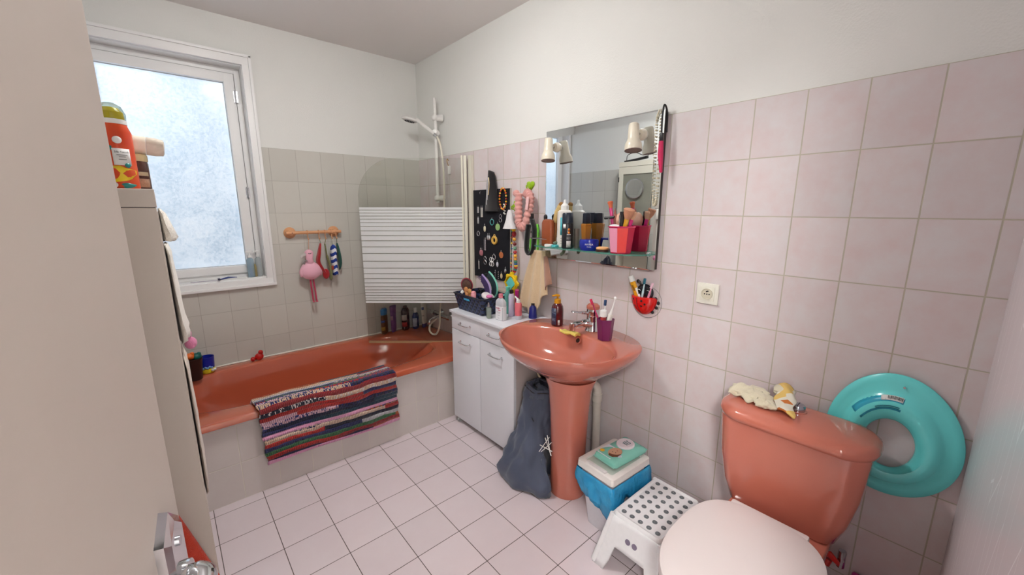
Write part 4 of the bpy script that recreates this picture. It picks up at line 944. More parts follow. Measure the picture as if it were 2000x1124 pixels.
E_ = [('bar', -.792, 1.375, (226, 226, 226), 'left one of the highest pair of short white bar earrings at the left edge'), ('bar', -.804, 1.375, (226, 226, 226), 'right one of the highest pair of short white bar earrings at the left edge'),
 ('bar', -.832, 1.375, (230, 226, 220), 'left one of the long white bar earrings in the second column', 1.6), ('bar', -.845, 1.375, (230, 226, 220), 'right one of the long white bar earrings in the second column', 1.6),
 ('bar', -.793, 1.305, (236, 236, 236), 'short white bar earring directly under the highest pair at the left edge'), ('bar', -.803, 1.305, (210, 216, 220), 'silvery twin of the short bar earring under the highest left pair'),
 ('ring', -.797, 1.215, 's', 'thin silver hoop earring at the left edge of the board', .9), ('drop', -.868, 1.26, (226, 220, 190), 'pale cream drop earring below the long white bars', 1.5),
 ('ring', -.945, 1.30, (70, 150, 150), 'teal ring earring near the middle of the board', 1.15), ('fig', -1.03, 1.325, 's', 'silver round pendant earring under the bead bracelet', 1.),
 ('disc', -1.002, 1.275, (150, 190, 120), 'green and white round disc earring in the centre of the board', 1.2), ('drop', -.90, 1.20, 's', 'left of the two silver drop earrings left of the yellow hoop', 1.3), ('drop', -.915, 1.20, 's', 'right of the two silver drop earrings left of the yellow hoop', 1.3),
 ('bigring', -.968, 1.195, (220, 176, 80), 'large yellow hoop earring in the middle of the board', 1.35), ('bar', -.862, 1.17, 's', 'left one of the long thin dark silver bar earrings', 1.8), ('bar', -.876, 1.17, 's', 'right one of the long thin dark silver bar earrings', 1.8),
 ('disc', -1.035, 1.10, (190, 110, 60), 'copper brown round disc earring at the right of the board', 1.1), ('ring', -.962, 1.075, 's', 'silver oval pendant earring with a stone above the white figure earrings', 1.),
 ('fig', -.928, 1.05, (236, 236, 236), 'left white double ring earring low on the board', 1.2), ('fig', -.945, 1.05, (236, 236, 236), 'right white double ring earring low on the board', 1.2),
 ('drop', -.996, 1.035, (216, 216, 226), 'slim silver leaf earring right of the white double rings', 1.3), ('bar', -.798, 1.02, (236, 232, 226), 'broad white bar earring low at the left edge', 1.4),
 ('drop', -.820, 1.10, (176, 110, 120), 'left long rosy drop earring above the broad white bar', 1.5), ('drop', -.834, 1.10, (176, 110, 120), 'right long rosy drop earring above the broad white bar', 1.5),
 ('fig', -.868, 1.05, 's', 'dark silver filigree earring below the thin bars', 1.1), ('chain', -1.063, 1.39, (240, 240, 236), 'string of little white balls earring, left strand', 1.2), ('chain', -1.073, 1.385, (240, 240, 236), 'string of little white balls earring, right strand', 1.2),
 ('drop', -1.075, 1.00, 's', 'small silver animal charm earring at the right edge of the board', 1.2), ('chain', -.975, .97, 's', 'thin silver chain earring low on the board, left one', .9), ('chain', -1.006, .965, 's', 'thin silver chain earring low on the board, right one', .9),
 ('drop', -1.036, .965, (232, 206, 160), 'gold and cream drop earring at the bottom right of the board', 1.3), ('drop', -1.0, 1.385, (236, 170, 160), 'rose pink flower earring right of the black cloth on the board', 1.3)]
for e in E_: earring(e[0], e[1], e[2], e[3], e[4], e[5] if len(e) > 5 else 1.)
# black scarf / bag hanging over the board with silver chains
q = thing('black_pouch', 'black velvet hair band hanging on a hook over the top of the jewellery board', 'hair band', (-.03, -.95, 1.33))
b = MB()
def f(u, v):
    w_ = .026+.044*v**.8; return V((-.02-.02*math.sin(PI*u)*(1-.3*v), -.952+w_*(1-2*u), 1.575-.235*v+.012*math.sin(PI*u)*(1-v)))
b.grid(f, 14, 14); obj('cloth', b, fabric((26, 22, 26), (14, 12, 14)), q, smooth=180, solid=.008, off=0.)
for k, dy in enumerate((-.012, .0, .010)):
    b = MB(); b.tube(smooth_path([(-.046, -.95+dy*.3, 1.545), (-.05, -.95+dy, 1.50), (-.052, -.945+dy*.8, 1.44-.03*k)], 5), .0024, 6); obj('chain', b, SILVER if k else pm((226, 206, 160), .3), q)
b = MB(); b.cyl((0, -.955, 1.565), (-.03, -.955, 1.565), .004, n=10); obj('peg', b, GOLD, q)
q = thing('bead_bracelet', 'orange and yellow bead bracelet hanging at the top right of the jewellery board', 'bracelet', (-.03, -1.065, 1.37))
BC = [(232, 170, 40), (206, 90, 40), (236, 200, 90), (170, 60, 40)]
for k in range(22):
    a = 2*PI*k/22; b = MB(); b.ball((-.024, -1.063+.031*math.cos(a), 1.415+.062*math.sin(a)), .0062, 8); obj('bead', b, pm(BC[k % 4], .3), q)
# wall hooks
def hook(nm, label, y, z, heart):
    t_ = thing(nm, label, 'wall hook', (0, y, z)); m = pm((160, 200, 40), .2, name='lime plastic', alpha_mix=.9)
    b = MB(); pts = []
    for k in range(36):
        a = 2*PI*k/36
        if heart: u_ = 16*math.sin(a)**3/16*.030; v_ = (13*math.cos(a)-5*math.cos(2*a)-2*math.cos(3*a)-math.cos(4*a))/16*.030
        else: r_ = .026*(1+.22*math.cos(5*a)); u_, v_ = r_*math.cos(a), r_*math.sin(a)
        pts.append((u_, v_))
    b.rings([[V((o, y+u_*q_, z+v_*q_)) for u_, v_ in pts] for o, q_ in ((-.0, 1), (-.006, 1.), (-.010, .7))]); obj('plate', b, m, t_, smooth=60)
    b = MB(); b.tube(smooth_path([(-.006, y, z-.005), (-.022, y, z-.018), (-.034, y, z-.014), (-.036, y, z)], 5), .004, 8); obj('peg', b, m, t_)
hook('heart_hook', 'lime green heart shaped wall hook above the pink headband', -1.283, 1.485, True)
hook('flower_hook', 'lime green flower shaped wall hook right of the jewellery board', -1.158, 1.372, False)
# pink headband (towelling, ribbed)
hb = thing('headband', 'pale pink ribbed towelling headband hanging from the heart hook', 'headband', (-.05, -1.27, 1.25))
HBM = fabric((226, 168, 160), (208, 144, 138), 400)
P = smooth_path([(-.045, -1.23, 1.44), (-.052, -1.235, 1.35), (-.058, -1.25, 1.27), (-.058, -1.295, 1.262), (-.055, -1.325, 1.35), (-.048, -1.325, 1.42), (-.045, -1.29, 1.445)], 14)
b = MB(); b.tube(P, [.025+.004*math.sin(i*1.6) for i in range(len(P))], 14, flat=.8); obj('band', b, HBM, hb, smooth=180)
b = MB(); b.ball((-.047, -1.21, 1.443), .022, 12, (.8, 1.1, .9)); obj('bow', b, HBM, hb, smooth=180)
b = MB(); b.box((-.078, -1.335, 1.385), (.004, .02, .07), rot=Matrix.Rotation(.15, 3, 'X')); obj('tag', b, pm((236, 190, 190), .7), hb)
q = thing('paper_bell', 'white crumpled net cone hanging under the flower hook', 'ornament', (-.03, -1.155, 1.25))
b = MB(); b.lathe([(.010, .11), (.02, .09), (.028, .05), (.046, .005), (.05, 0)], (-.045, -1.15, 1.24), n=22, sx=.7, cap=False); obj('cone', b, pm((224, 222, 224), .8, bump=1., scale=90), q, solid=.002)
# bead necklace
bn = thing('bead_necklace', 'long necklace of multicoloured wooden beads hanging from the flower hook', 'necklace', (-.03, -1.18, 1.0))
cs = [(176, 30, 40), (236, 196, 40), (150, 30, 40), (222, 160, 60), (120, 40, 40), (110, 160, 130), (190, 50, 50), (240, 180, 60), (216, 150, 60), (60, 120, 90), (40, 90, 140), (236, 200, 60), (180, 60, 40), (60, 140, 130)]
P = smooth_path([(-.03, -1.165, 1.27), (-.032, -1.18, 1.15), (-.032, -1.187, 1.06), (-.032, -1.19, 1.01), (-.032, -1.165, .975), (-.03, -1.145, 1.01), (-.028, -1.148, 1.12), (-.028, -1.15, 1.26)], 8)
for i, p_ in enumerate(P[::2]):
    b = MB(); r_ = (.0145 if i in (1, 2) else .0120) if i < 16 else .006; b.ball(p_, r_, 10, (1, 1, 1.25 if i in (1, 2) else .9)); obj('bead', b, pm(cs[i % 14], .35), bn)
b = MB(); b.tube(P, .0016, 5); obj('string', b, DARK, bn)
q = thing('pendant_necklace', 'thin dark chain with a small bead pendant hanging right of the jewellery board', 'necklace', (-.02, -1.135, .92))
b = MB(); b.tube([(-.02, -1.135, 1.25), (-.02, -1.14, .98), (-.02, -1.15, .90)], .0014, 5); obj('chain', b, DARK, q)
b = MB(); b.ball((-.022, -1.142, .965), .008, 10).box((-.022, -1.135, .945), (.003, .008, .02)); obj('pendant', b, pm((110, 80, 70), .3), q)
q = thing('charm_necklace', 'fine silver necklace with charms hanging below the pink headband', 'necklace', (-.02, -1.33, 1.08))
b = MB(); b.tube([(-.02, -1.31, 1.29), (-.02, -1.315, 1.18), (-.02, -1.317, 1.09)], .0014, 5)
for k in range(6): b.ball((-.022, -1.31-.01*(k % 2), 1.26-.017*k), .006-.0005*k, 8)
obj('chain', b, SILVER, q)
b = MB(); b.torus((-.02, -1.317, 1.075), .012, .0018, (1, 0, 0), 16, 5).ball((-.02, -1.34, 1.07), .004, 8); obj('charm', b, pm((150, 200, 206), .2), q)

# ================================================================== WALL MIRROR
MX = -.03; MY0, MY1, MZ0, MZ1 = -2.082, -1.425, 1.093, 1.749
mr = thing('wall_mirror', 'large frameless square mirror on the pink tiled wall above the basin', 'mirror', (-.01, -1.75, MZ0))
obj('backing', MB().box2((MX+.004, MY0+.004, MZ0+.004), (-.0005, MY1-.004, MZ1-.004)), pm((46, 40, 38), .5), mr, smooth=0)
bv = .038
b = MB()
o_ = [(MY0, MZ0), (MY1, MZ0), (MY1, MZ1), (MY0, MZ1)]; i_ = [(MY0+bv, MZ0+.004), (MY1-.004, MZ0+.004), (MY1-.004, MZ1-bv), (MY0+bv, MZ1-bv)]
b.rings([[V((MX+.004, y, z)) for y, z in o_], [V((MX+.0022, y, z)) for y, z in o_], [V((MX, y, z)) for y, z in i_]])
obj('glass', b, MIRM, mr, smooth=0)
# spotlights fixed through the mirror
LB = pm((226, 218, 200), .3, var=.02, name='cream lamp enamel')
def spot(label, y, z):
    t_ = thing('spotlight', label, 'spotlight', (MX, y, z))
    b = MB(); b.lathe([(.024, 0), (.024, .006), (.018, .018), (.008, .022)], (MX, y, z), axis=(-1, 0, 0), n=26); obj('wall_plate', b, LB, t_)
    b = MB(); b.cyl((MX-.02, y, z), (MX-.05, y, z+.002), .0058, n=12); b.ball((MX-.05, y, z+.002), .008, 10); obj('arm', b, pm((180, 176, 170), .3, .6), t_)
    c0 = V((MX-.062, y+.0, z-.018)); ax = V((-.12, -.10, -.95)).normalized()
    b = MB(); b.lathe([(.002, -.058), (.018, -.056), (.021, -.050), (.024, .004), (.026, .012), (.033, .026), (.035, .040), (.034, .054), (.031, .0545), (.029, .040), (.024, .02), (.002, .018)], c0, axis=ax, n=32)
    hd = obj('shade', b, LB, t_, smooth=60)
    b = MB(); b.lathe([(.026, .040), (.012, .046), (.001, .047)], c0, axis=ax, n=24, cap=False); obj('bulb', b, pm((190, 160, 150), .2), hd)
    b = MB(); b.lathe([(.0345, .052), (.0352, .0545), (.030, .0555), (.029, .053)], c0, axis=ax, n=28); obj('rim', b, pm((120, 100, 90), .4), hd)
spot('left cream spotlight on a short arm, clipped to the mirror near the headband', -1.502, 1.663)
spot('right cream spotlight on a short arm, clipped to the mirror near its pink brush corner', -1.985, 1.662)
# things hung on the mirror's right corner
q = thing('pearl_strand', 'strand of small pearls hanging down the right edge of the mirror', 'necklace', (MX-.004, -2.05, 1.36))
b = MB(); P = smooth_path([(MX-.006, -2.06, 1.745), (MX-.006, -2.05, 1.70), (MX-.006, -2.052, 1.55), (MX-.006, -2.056, 1.40), (MX-.006, -2.064, 1.37), (MX-.006, -2.071, 1.41), (MX-.006, -2.069, 1.60), (MX-.006, -2.068, 1.745)], 12)
for k, p_ in enumerate(P): b.ball(p_, .0042 if k % 2 else .003, 6)
obj('pearls', b, pm((206, 196, 170), .25), q)
q = thing('hair_brush', 'pink nylon brush on a black loop hung from the top right corner of the mirror', 'hair brush', (MX-.02, -2.083, 1.50))
b = MB(); b.tube(smooth_path([(-.012, -2.085, 1.66), (-.014, -2.083, 1.735), (MX-.004, -2.08, 1.762), (MX-.018, -2.082, 1.72), (MX-.02, -2.084, 1.655)], 6), .0036, 8); obj('strap', b, BLACK, q)
b = MB(); b.box((MX-.018, -2.084, 1.638), (.012, .014, .032), bev=.003); obj('ferrule', b, BLACK, q)
b = MB(); b.tube([(MX-.018, -2.084, 1.622), (MX-.02, -2.086, 1.57), (MX-.018, -2.092, 1.50)], [.009, .011, .006], 12); obj('brush', b, pm((206, 30, 90), .4, var=.3, scale=400, bump=1.), q)

# glass shelf
SHZ = 1.166
sh = thing('glass_shelf', 'narrow clear green edged glass shelf across the lower part of the mirror', 'shelf', (MX-.06, -1.755, SHZ-.006))
t = NT('shelf glass')
pl_ = [(MX-.001, -1.43), (MX-.085, -1.43), (MX-.108, -1.47), (MX-.118, -1.6), (MX-.122, -1.80), (MX-.122, -1.95), (MX-.112, -2.01), (MX-.075, -2.055), (MX-.03, -2.074), (MX-.001, -2.074)]
b = MB(); b.rings([[V((x, y, z)) for x, y in pl_] for z in (SHZ-.006, SHZ)]); obj('plate', b, pm((110, 186, 168), .06, name='green glass', alpha_mix=.4), sh, bevel=.0008)
b = MB(); b.tube(smooth_path([(MX-.002, -1.445, SHZ+.035), (MX-.10, -1.447, SHZ+.035), (MX-.112, -1.46, SHZ+.035), (MX-.112, -1.56, SHZ+.035)], 5)+[V((MX-.112, -2.05, SHZ+.035))], .0018, 8) if False else b.tube([(MX-.002, -1.44, SHZ+.038), (MX-.108, -1.442, SHZ+.038), (MX-.112, -1.448, SHZ+.038), (MX-.112, -1.545, SHZ+.038)], .0018, 8); obj('guard_rail', b, SILVER, sh)
for y in (-1.455, -2.05):
    b = MB(); b.box((MX-.008, y, SHZ-.004), (.016, .012, .018), bev=.002); obj('bracket', b, SILVER, sh)
SX = MX-.066
q = thing('leather_case', 'brown leather glasses case standing at the left end of the glass shelf', 'case', (SX, -1.50, SHZ))
b = MB(); b.rings([rrect(SX-.005, -1.518, .018*q_, .036*q_, .014*q_, SHZ+z) for z, q_ in ((0, .9), (.004, 1), (.118, 1.), (.132, .85), (.138, .4))]); obj('case', b, pm((150, 76, 42), .35, var=.15, scale=30), q)
q = thing('hair_brush', 'black handled brush behind the brown leather case on the shelf', 'hair brush', (SX+.035, -1.462, SHZ))
b = MB(); b.tube([(SX+.035, -1.462, SHZ+.002), (SX+.035, -1.462, SHZ+.12), (SX+.035, -1.46, SHZ+.145)], [.007, .010, .009], 10); b.ball((SX+.035, -1.46, SHZ+.147), .012, 10, (.7, 1, 1.2)); obj('body', b, BLACK, q)
q = thing('bristle_brush', 'round natural bristle brush leaning behind the brown case on the shelf', 'hair brush', (SX+.035, -1.54, SHZ))
A_ = V((SX+.035, -1.53, SHZ+.002)); B_ = V((SX+.034, -1.54, SHZ+.12)); C_ = V((SX+.03, -1.57, SHZ+.208))
b = MB(); b.tube([A_, B_], [.006, .008], 10); obj('handle', b, WD, q)
b = MB(); b.tube([B_, B_.lerp(C_, .15), B_.lerp(C_, .6), C_], [.014, .022, .023, .014], 14); hd = obj('head', b, pm((206, 178, 120), .8, var=.5, scale=500, bump=1.), q)
b = MB(); b.ball(C_+V((0, -.003, .003)), .013, 10); obj('tip', b, pm((150, 104, 40), .5), hd)
OPT = pm((222, 218, 210), .35)
bx_, by_ = SX+.014, -1.612
q = bottle('lens_solution', 'tall white bottle with a teal label and pointed nozzle on the glass shelf', (bx_, by_, SHZ), [(.033, 0), (.036, .004), (.036, .165), (.035, .175), (.026, .183)], OPT, [(.019, .182), (.020, .184), (.020, .205), (.013, .212), (.007, .22), (.0065, .232), (.002, .235)], PAPER, 1, 1, 0)
patch(q, bx_, by_, .0362, FC-.35, SHZ+.105, .036, .085, pm((60, 176, 190), .4), 'label')
for z in (.045, .033, .021): patch(q, bx_, by_, .0362, FC-.35, SHZ+z, .034, .0015, pm((90, 90, 96), .5), 'print')
fa = FC-.35; o0 = V((bx_+.0375*math.cos(fa), by_+.0375*math.sin(fa), SHZ+.11)); text('lettering', 'CLEAR', .016, PAPER, q, o0, (0, 0, 1), (math.sin(fa), -math.cos(fa), 0), .0003)
bx_, by_ = SX-.022, -1.664
q = bottle('deodorant_can', 'black spray can with orange dots in front of the white bottle on the shelf', (bx_, by_, SHZ), [(.025, 0), (.027, .003), (.027, .118), (.025, .122)], pm((30, 32, 38), .3), [(.025, .1225), (.0265, .123), (.026, .165), (.022, .171)], pm((24, 34, 50), .35))
for k in range(2): patch(q, bx_, by_, .0272, FC, SHZ+.092-.015*k, .011, .013, pm((226, 130, 40), .4), 'dot', 'oval', 12)
patch(q, bx_, by_, .0272, FC, SHZ+.022, .022, .032, pm((196, 192, 190), .5), 'label'); patch(q, bx_, by_, .0272, FC-.85, SHZ+.108, .014, .020, PAPER, 'label')
for k in range(4): patch(q, bx_, by_, .0272, FC, SHZ+.044+.006*k, .022, .002, pm((140, 140, 140), .5), 'print')
patch(q, bx_, by_, .0272, FC, SHZ+.069, .020, .003, PAPER, 'print')
bx_, by_ = SX+.02, -1.745
q = bottle('aftershave_bottle', 'amber square shouldered bottle with a black cap near the middle of the shelf', (bx_, by_, SHZ), [(.022, 0), (.023, .003), (.034, .116), (.030, .121)], pm((170, 110, 40), .12, name='amber glass', alpha_mix=.8), [(.024, .121), (.0255, .123), (.024, .166), (.020, .170)], pm((24, 30, 44), .4), 1, .8, .6, n=6)
q = bottle('cream_tube', 'slim grey and black tube standing between the black spray can and the blue tin', (SX+.022, -1.685, SHZ), [(.016, 0), (.018, .004), (.018, .06), (.020, .088), (.020, .095)], pm((120, 112, 104), .35), None, None, 1, .7, .6, cat='tube')
q = thing('lens_case', 'white and turquoise lens case lying on the left of the shelf', 'lens case', (SX-.03, -1.58, SHZ))
b = MB(); b.lathe([(.020, 0), (.022, .002), (.022, .011), (.019, .013)], (SX-.030, -1.548, SHZ), n=22); obj('lid', b, PAPER, q)
b = MB(); b.lathe([(.018, 0), (.020, .002), (.020, .011), (.017, .013)], (SX-.026, -1.590, SHZ), n=22); obj('lid', b, pm((80, 186, 190), .35), q, label='turquoise lid')
q = thing('cream_tin', 'round dark blue face cream tin with white lettering on the glass shelf', 'tin', (SX-.015, -1.79, SHZ))
nx, ny = SX-.012, -1.790
b = MB(); b.lathe([(.038, 0), (.041, .003), (.0445, .020), (.0445, .042), (.042, .050), (.002, .053)], (nx, ny, SHZ), n=36); obj('tin', b, pm((22, 40, 150), .22), q)
an = math.atan2(-2.955-ny, -1.602-nx)
for k, ch in enumerate('NIVEA'):
    aa = an+(k-2)*.165; o0 = V((nx+.0450*math.cos(aa), ny+.0450*math.sin(aa), SHZ+.029)); text('lettering', ch, .0115, PAPER, q, o0, (-math.sin(aa), math.cos(aa), 0), (0, 0, 1), .0003)
for k, ch in enumerate('Creme'):
    aa = an+(k-2)*.085; o0 = V((nx+.0447*math.cos(aa), ny+.0447*math.sin(aa), SHZ+.0185)); text('lettering', ch, .008, PAPER, q, o0, (-math.sin(aa), math.cos(aa), 0), (0, 0, 1), .0003)
q = thing('powder_compact', 'clear compact with a tan powder puff lying between the blue tin and the pink cup', 'compact', (SX-.015, -1.872, SHZ))
b = MB(); b.lathe([(.026, 0), (.030, .002), (.030, .008), (.026, .010)], (SX-.02, -1.872, SHZ), n=26, sy=1); obj('base', b, pm((60, 30, 24), .3), q)
b = MB(); b.lathe([(.024, .010), (.028, .012), (.028, .018), (.022, .021)], (SX-.02, -1.872, SHZ), n=26); obj('puff', b, pm((230, 176, 120), .8), q)
b = MB(); b.box((SX+.018, -1.872, SHZ+.026), (.004, .060, .048), rot=Matrix.Rotation(.3, 3, 'Y'), bev=.001); obj('lid', b, pm((180, 184, 180), .1, alpha_mix=.5), q)
# pink tumbler of make-up brushes
CUPX, CUPY = SX-.008, -1.958
q = thing('brush_cup', 'pink and red faceted plastic cup full of make-up brushes on the shelf', 'cup', (CUPX, CUPY, SHZ))
def hexr(r, z, n_=8): return [V((CUPX+r*math.cos(2*PI*k/n_+.3), CUPY+r*math.sin(2*PI*k/n_+.3), SHZ+z)) for k in range(n_)]
b = MB(); b.rings([hexr(.044, 0), hexr(.046, .004), hexr(.058, .112), hexr(.060, .115), hexr(.056, .115), hexr(.043, .006)]); obj('cup', b, pm((196, 26, 66), .15, name='red plastic', alpha_mix=.88), q, smooth=0)
b = MB(); r0, r1 = .0466, .0580
a0 = 2*PI*3/8+.3; a1 = 2*PI*4/8+.3
pt = lambda r, a, z: V((CUPX+r*math.cos(a), CUPY+r*math.sin(a), SHZ+z))
b.rings([[pt(r0, a0, .006), pt(r0, a1, .006)], [pt(r1, a0, .110), pt(r1, a1, .110)]], False, False, closed=False); obj('facet', b, pm((226, 150, 176), .25), q, smooth=0, solid=.0006, off=0., label='lilac pink side of the cup')
b = MB(); a2 = 2*PI*4/8+.3; a3 = 2*PI*5/8+.3
b.rings([[pt(r0, a2, .006), pt(r0, a3, .006)], [pt(r1, a2, .110), pt(r1, a3, .110)]], False, False, closed=False); obj('facet', b, pm((222, 44, 40), .2), q, smooth=0, solid=.0006, off=0., label='bright red side of the cup')
b = MB(); b.rings([hexr(.0605, .112), hexr(.0618, .115), hexr(.059, .117)], False, False); obj('rim', b, pm((206, 30, 90), .2), q, smooth=0)
def mbrush(label, bx_, by_, tx, ty_, tz, hm, rm, fr=.010, fl=.03, hr_=.0045, handle_r=None, flare=1.4):
    t_ = thing('makeup_brush', label, 'makeup brush', (bx_, by_, SHZ+.01))
    A_ = V((bx_, by_, SHZ+.008)); T_ = V((tx, ty_, tz)); u = (T_-A_).normalized()
    b = MB(); b.tube([A_, A_.lerp(T_-u*fl, .6), T_-u*fl], [hr_*.8, hr_*1.2, hr_*1.4], 10); obj('handle', b, hm, t_)
    b = MB(); b.tube([T_-u*fl, T_-u*fl*.55, T_-u*.004, T_], [hr_*1.5, fr*1., fr*flare, fr*.95], 14); obj('bristles', b, rm, t_)
    return t_
OB = pm((206, 104, 70), .9, var=.2, scale=300, bump=.8); TB = pm((196, 140, 110), .9, var=.2, scale=300, bump=.8); DP = pm((206, 40, 120), .3); GY = pm((214, 160, 40), .3)
mbrush('coral tipped brush with a pink handle, leftmost in the pink cup', CUPX-.008, CUPY+.020, CUPX-.012, CUPY+.056, SHZ+.222, DP, OB, .009, .030, .0055)
mbrush('fluffy tan powder brush with a yellow handle in the pink cup', CUPX-.015, CUPY-.0, CUPX-.022, CUPY-.050, SHZ+.190, GY, TB, .020, .044, .007, flare=1.2)
mbrush('tan round brush with pink handle leaning behind the fluffy one', CUPX+.01, CUPY-.01, CUPX+.014, CUPY-.046, SHZ+.178, DP, pm((206, 160, 130), .9, bump=.8, scale=300), .014, .034, .006, flare=1.2)
mbrush('small peach tipped brush beside the leftmost brush in the cup', CUPX+.012, CUPY+.02, CUPX+.014, CUPY+.03, SHZ+.165, pm((206, 200, 206), .3), pm((226, 150, 110), .9), .008, .024)
t_ = thing('mascara_tube', 'black and silver mascara standing in the pink cup', 'mascara', (CUPX-.01, CUPY-.008, SHZ+.01))
b = MB(); b.tube([(CUPX-.012, CUPY-.006, SHZ+.01), (CUPX-.016, CUPY-.010, SHZ+.115)], .008, 12); obj('tube', b, BLACK, t_)
b = MB(); b.tube([(CUPX-.016, CUPY-.010, SHZ+.115), (CUPX-.018, CUPY-.012, SHZ+.178)], .0095, 12); obj('cap', b, pm((40, 36, 40), .15), t_)
b = MB(); b.tube([(CUPX-.024, CUPY-.005, SHZ+.130), (CUPX-.0255, CUPY-.007, SHZ+.165)], .004, 8); obj('band', b, SILVER, t_)
t_ = thing('beauty_sponge', 'peach cosmetic sponge wedged in the middle of the pink cup', 'sponge', (CUPX+.005, CUPY+.01, SHZ+.10))
b = MB(); b.ball((CUPX+.006, CUPY+.010, SHZ+.138), .026, 14, (.8, .9, 1.4)); obj('sponge', b, pm((232, 184, 160), .9), t_, smooth=180)
t_ = thing('eyelash_curler', 'small black and steel eyelash curler hooked in the left of the pink cup', 'eyelash curler', (CUPX-.03, CUPY+.03, SHZ+.03))
b = MB(); b.tube([(CUPX-.030, CUPY+.034, SHZ+.02), (CUPX-.034, CUPY+.043, SHZ+.150)], .005, 8); obj('arm', b, SILVER, t_)
b = MB(); b.tube([(CUPX-.036, CUPY+.064, SHZ+.150), (CUPX-.030, CUPY+.018, SHZ+.155)], .006, 8); obj('clamp', b, BLACK, t_)
t_ = thing('cotton_pads', 'white cotton pads filling the left of the pink cup', 'cotton pads', (CUPX-.02, CUPY+.02, SHZ+.09))
b = MB(); b.ball((CUPX-.020, CUPY+.022, SHZ+.112), .026, 14, (.7, 1.1, .5)); obj('pads', b, pm((232, 226, 230), .9), t_, smooth=180)
t_ = thing('cosmetic_pencil', 'brown cosmetic pencil standing behind the leftmost brush in the cup', 'pencil', (CUPX, CUPY+.02, SHZ+.02))
b = MB(); b.tube([(CUPX-.004, CUPY+.018, SHZ+.02), (CUPX-.006, CUPY+.030, SHZ+.155), (CUPX-.006, CUPY+.033, SHZ+.192)], [.008, .009, .001], 8); obj('pencil', b, pm((150, 90, 80), .5), t_)
t_ = thing('hair_tie', 'green and grey hair tie hanging under the left of the glass shelf', 'hair tie', (SX-.01, -1.60, SHZ-.05))
b = MB(); b.torus((SX-.01, -1.595, SHZ-.008), .032, .0085, (.8, .5, 0), 26, 8, a0=PI*.95, a1=2.05*PI); obj('loop', b, fabric((120, 130, 110), (70, 90, 70)), t_, smooth=180)

# ---- sleep mask and towel at the mirror's left side
SDY = .050
wt_ = thing('sports_strap', 'black and neon green folded elastic strap hanging left of the mirror', 'headband', (-.05, -1.40, 1.08))
b = MB(); P = smooth_path([(x, y+SDY, z) for x, y, z in [(-.06, -1.405, 1.30), (-.062, -1.425, 1.24), (-.062, -1.42, 1.14), (-.062, -1.395, 1.105), (-.062, -1.367, 1.13), (-.06, -1.368, 1.21), (-.06, -1.378, 1.27)]], 8)
b.rings([[p_+V((dx, 0, 0)) for dx in (-.014, .014)] for p_ in P], closed=False); obj('band', b, fabric((20, 20, 22), (10, 10, 12)), wt_, smooth=180, solid=.012, off=0.)
b = MB(); P2 = [V((p_.x+.020, p_.y-.008, p_.z-.018*max(0, min(1, (1.26-p_.z)*10)))) for p_ in P[4:40]]
b.rings([[p_+V((dx, 0, 0)) for dx in (-.004, .012)] for p_ in P2], closed=False); obj('lining', b, fabric((130, 226, 70), (110, 210, 60)), wt_, smooth=180, solid=.006, off=0.)
b = MB(); b.box((-.05, -1.393+SDY, 1.315), (.02, .016, .03), bev=.003); obj('clip', b, DARK, wt_)
tw = thing('bath_towel', 'beige terry towel hanging in folds left of and below the mirror', 'towel', (-.06, -1.37, .80))
def f(u, v):
    top = -1.41+.07*(.5-u); bot = -1.365+.23*(.5-u)
    w_ = v**.7
    y = top*(1-w_)+bot*w_
    zend = .765+.02*math.sin(u*9)+.20*abs(u-.35)**1.2*(1 if u > .35 else .1)
    z = 1.13*(1-v)+zend*v
    return V((-.035-.028*(.5+.5*math.sin(u*15+1))*(.4+.6*v)-.01, y, z))
b = MB(); b.grid(f, 48, 30); obj('cloth', b, fabric((232, 208, 172), (212, 184, 148), 300, bump=1.), tw, smooth=180, solid=.007, off=0.)
b = MB()
def f2(u, v):
    p_ = f(.72+.28*u, .10+.62*v); return p_+V((-.012, -.028-.02*v, .0))
b.grid(f2, 14, 20); obj('fold', b, fabric((184, 140, 120), (160, 116, 98), 300, bump=1.), tw, smooth=180, solid=.006, off=0.)
# ================================================================== BASIN
YC = -1.80; RZ = .775
sk = thing('pedestal_basin', 'salmon ceramic wash basin on a tall pedestal under the mirror', 'basin', (-.24, -1.81, 0))
def outl(k, n, s_=1., z=RZ, back=0.):
    """outer outline of the basin, k of n points; the back edge lies on the wall"""
    a = 2*PI*k/n; c, q = math.cos(a), math.sin(a)       # c>0 towards the wall
    p_ = 2.3 if c < 0 else 3.0
    x = -.22+(.33 if c < 0 else .22)*math.copysign(abs(c)**(2/p_), c)
    y = .325*math.copysign(abs(q)**(2/(2.15 if c < 0 else 2.6)), q)
    if c > 0: y *= 1-.20*(max(0, (x+.20)/.20))**2
    x = -.24+(x+.24)*s_ if s_ < 1 else x
    x = min(x, -.001-back)
    return V((x, YC+y*s_, z))
def innl(k, n, s_=1., z=RZ, dx=0.):
    a = 2*PI*k/n; c, q = math.cos(a), math.sin(a)
    return V((-.348+dx+(.178 if c < 0 else .180)*s_*math.copysign(abs(c)**(2/2.1), c), YC+.296*s_*math.copysign(abs(q)**(2/2.1), q), z))
N = 80
b = MB()
def ro(s_, z): return [outl(k, N, s_, z) for k in range(N)]
def under(s_, z): return [V((-.005 if outl(k, N, s_, z).x > -.03 else outl(k, N, s_, z).x, outl(k, N, s_, z).y, z)) for k in range(N)]
def ellr(cx_, cy_, rx, ry, z): return [V((cx_+rx*math.cos(2*PI*k/N), cy_+ry*math.sin(2*PI*k/N), z)) for k in range(N)]
